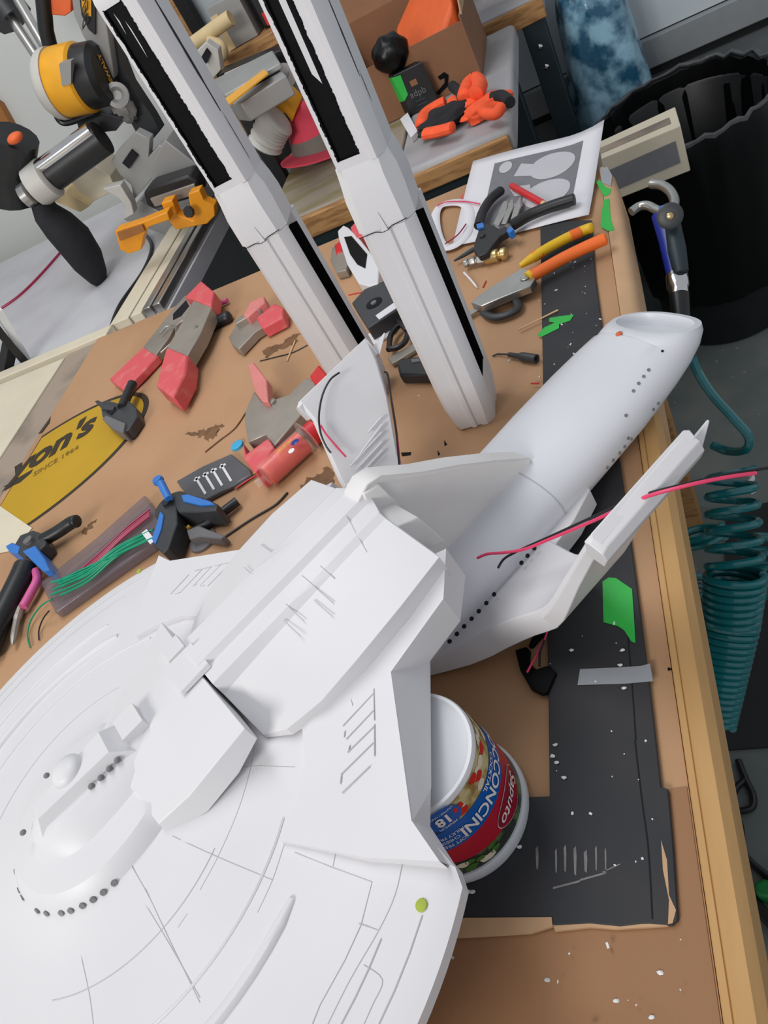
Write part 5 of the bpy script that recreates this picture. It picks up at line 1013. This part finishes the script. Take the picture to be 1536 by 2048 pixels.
mb = MB(); p = W(1340, 432, .004); d_ = (V(0, 0, CH)-p).normalized(); mb.lathe([(.001, .004), (.006, .004), (.006, .002), (.014, .002), (.017, 0), (.017, -.012)], p, d_, 24); mb.build('dial', 'dark_plastic', bgn)
mb = MB(); mb.lathe([(.003, .0045), (.0045, .006), (.003, .007)], p, d_, 16); mb.build('dial_centre', 'brass', bgn)
mb = MB(); a, b = W(1353, 548, -.066), W(1358, 590, -.08); mb.lathe([(.013, 0), (.0145, .003), (.0145, .02), (.0125, .024), (.0125, (b-a).length)], a, b-a, 16); mb.build('coupling', 'chrome', bgn)
mb = MB(); zz = [W(1358, 588, -.08), W(1362, 640, -.10), W(1370, 690, -.12), W(1378, 712, -.14)]; mb.tube(zz, [.013, .012, .011, .009], 12); mb.build('hose_cuff', 'black_plastic', bgn)
hs = thing('coil_hose', 'teal spiral air hose hanging down beside the bench to the floor', 'hose', W(1450, 1400, -.6))
run = spl([W(x, y, z) for x, y, z in ((1380, 706, -.14), (1396, 745, -.17), (1425, 790, -.20), (1470, 840, -.235), (1498, 875, -.26), (1490, 900, -.28), (1455, 902, -.30), (1425, 890, -.30))], 8)
def helix(p0, p1, R, n, rr=None, ph=0, seg=18):
    ax = (p1-p0).normalized(); a = V(1, 0, 0)-ax*ax.x; a.normalize(); b = ax.cross(a); out = []
    for i in range(n*seg+1):
        t = i/(n*seg); q = 2*PI*i/seg+ph; R_ = R if rr is None else R+(rr-R)*t; out.append(p0+(p1-p0)*t+(a*math.cos(q)+b*math.sin(q))*R_)
    return out
mb = MB(); mb.tube(run, .0062, 8); mb.build('lead', 'teal_hose', hs)
mb = MB(); mb.tube(helix(W(1462, 940, -.30), W(1470, 1150, -.40), .030, 6, .036), .0058, 8); mb.build('coil', 'teal_hose', hs)
mb = MB(); mb.tube(helix(W(1470, 1150, -.40), W(1462, 1250, -.46), .038, 7, .034), .0058, 8); mb.tube(helix(W(1462, 1250, -.46), W(1430, 1450, -.56), .034, 16, .024), .0056, 8); mb.build('coil', 'teal_hose', hs)
mb = MB(); mb.tube(helix(W(1400, 1060, -.5), W(1408, 1085, -.52), .034, 2), .0058, 8); mb.build('coil', 'teal_hose', hs)
mb = MB(); mb.tube(helix(W(1420, 1170, -.52), W(1400, 1240, -.58), .040, 4), .0058, 8); mb.build('coil', 'teal_hose', hs)
mb = MB(); mb.tube(helix(W(1530, 1060, -.6), W(1540, 1200, -.7), .04, 5), .0058, 8); mb.build('coil', 'teal_hose', hs)
cb = MB(); cb.tube(path(((1476, 1520), (1492, 1560), (1506, 1590), (1504, 1615), (1478, 1622), (1464, 1618), (1470, 1580), (1490, 1560)), -.893), .006, 8); cb.tube(path(((1464, 1622), (1480, 1650), (1486, 1700), (1504, 1726), (1545, 1760)), -.893), .006, 8); tag(cb.build('floor_cable', 'black_wire'), 'black cable looped on the floor at lower right', 'cable')
gp = thing('green_plug', 'green and black plastic plug on the floor at the lower right edge', 'plug', W(1525, 1780, -.899)); mb = MB(); mb.flat([(1506, 1764), (1525, 1755), (1560, 1762), (1560, 1800), (1512, 1790)], -.86, .039); mb.build('body', 'green_plastic', gp, bevel=.006); mb = MB(); mb.flat([(1486, 1740), (1510, 1790), (1570, 1850), (1560, 1880), (1490, 1800)], -.875, .024); mb.build('base', 'black_plastic', gp, bevel=.004)
mb = MB(); mb.tube(path(((1470, 950), (1490, 948), (1505, 955), (1498, 968), (1510, 978), (1500, 985)), -.45), .004, 6); tag(mb.build('white_zip_ties', 'paper'), 'tangle of white cable ties near the top of the teal spiral hose', 'cable ties')
# ================================================================== LIGHT
sc = bpy.context.scene
w = bpy.data.worlds.new('world'); sc.world = w; w.use_nodes = True
w.node_tree.nodes['Background'].inputs['Color'].default_value = (.81, .84, .90, 1); w.node_tree.nodes['Background'].inputs['Strength'].default_value = .56
def area(name, loc, target, size, power, col):
    l = bpy.data.lights.new(name, 'AREA'); l.shape = 'RECTANGLE'; l.size, l.size_y = size; l.energy = power; l.color = col
    o = bpy.data.objects.new(name, l); C.objects.link(o); o.location = loc; o.rotation_euler = (Vector(target)-Vector(loc)).to_track_quat('-Z', 'Y').to_euler(); return o
area('ceiling_tube_near', (-1.3, -2.0, 1.7), (-.6, .9, .1), (1.2, .8), 58, (1, .97, .93))
area('ceiling_tube_far', (-.9, 1.15, 1.9), (-.75, 1.2, 0), (1.6, .6), 20, (.97, .98, 1))
sc.view_settings.view_transform = 'Standard'; sc.view_settings.look = 'None'; sc.view_settings.exposure = -0.08
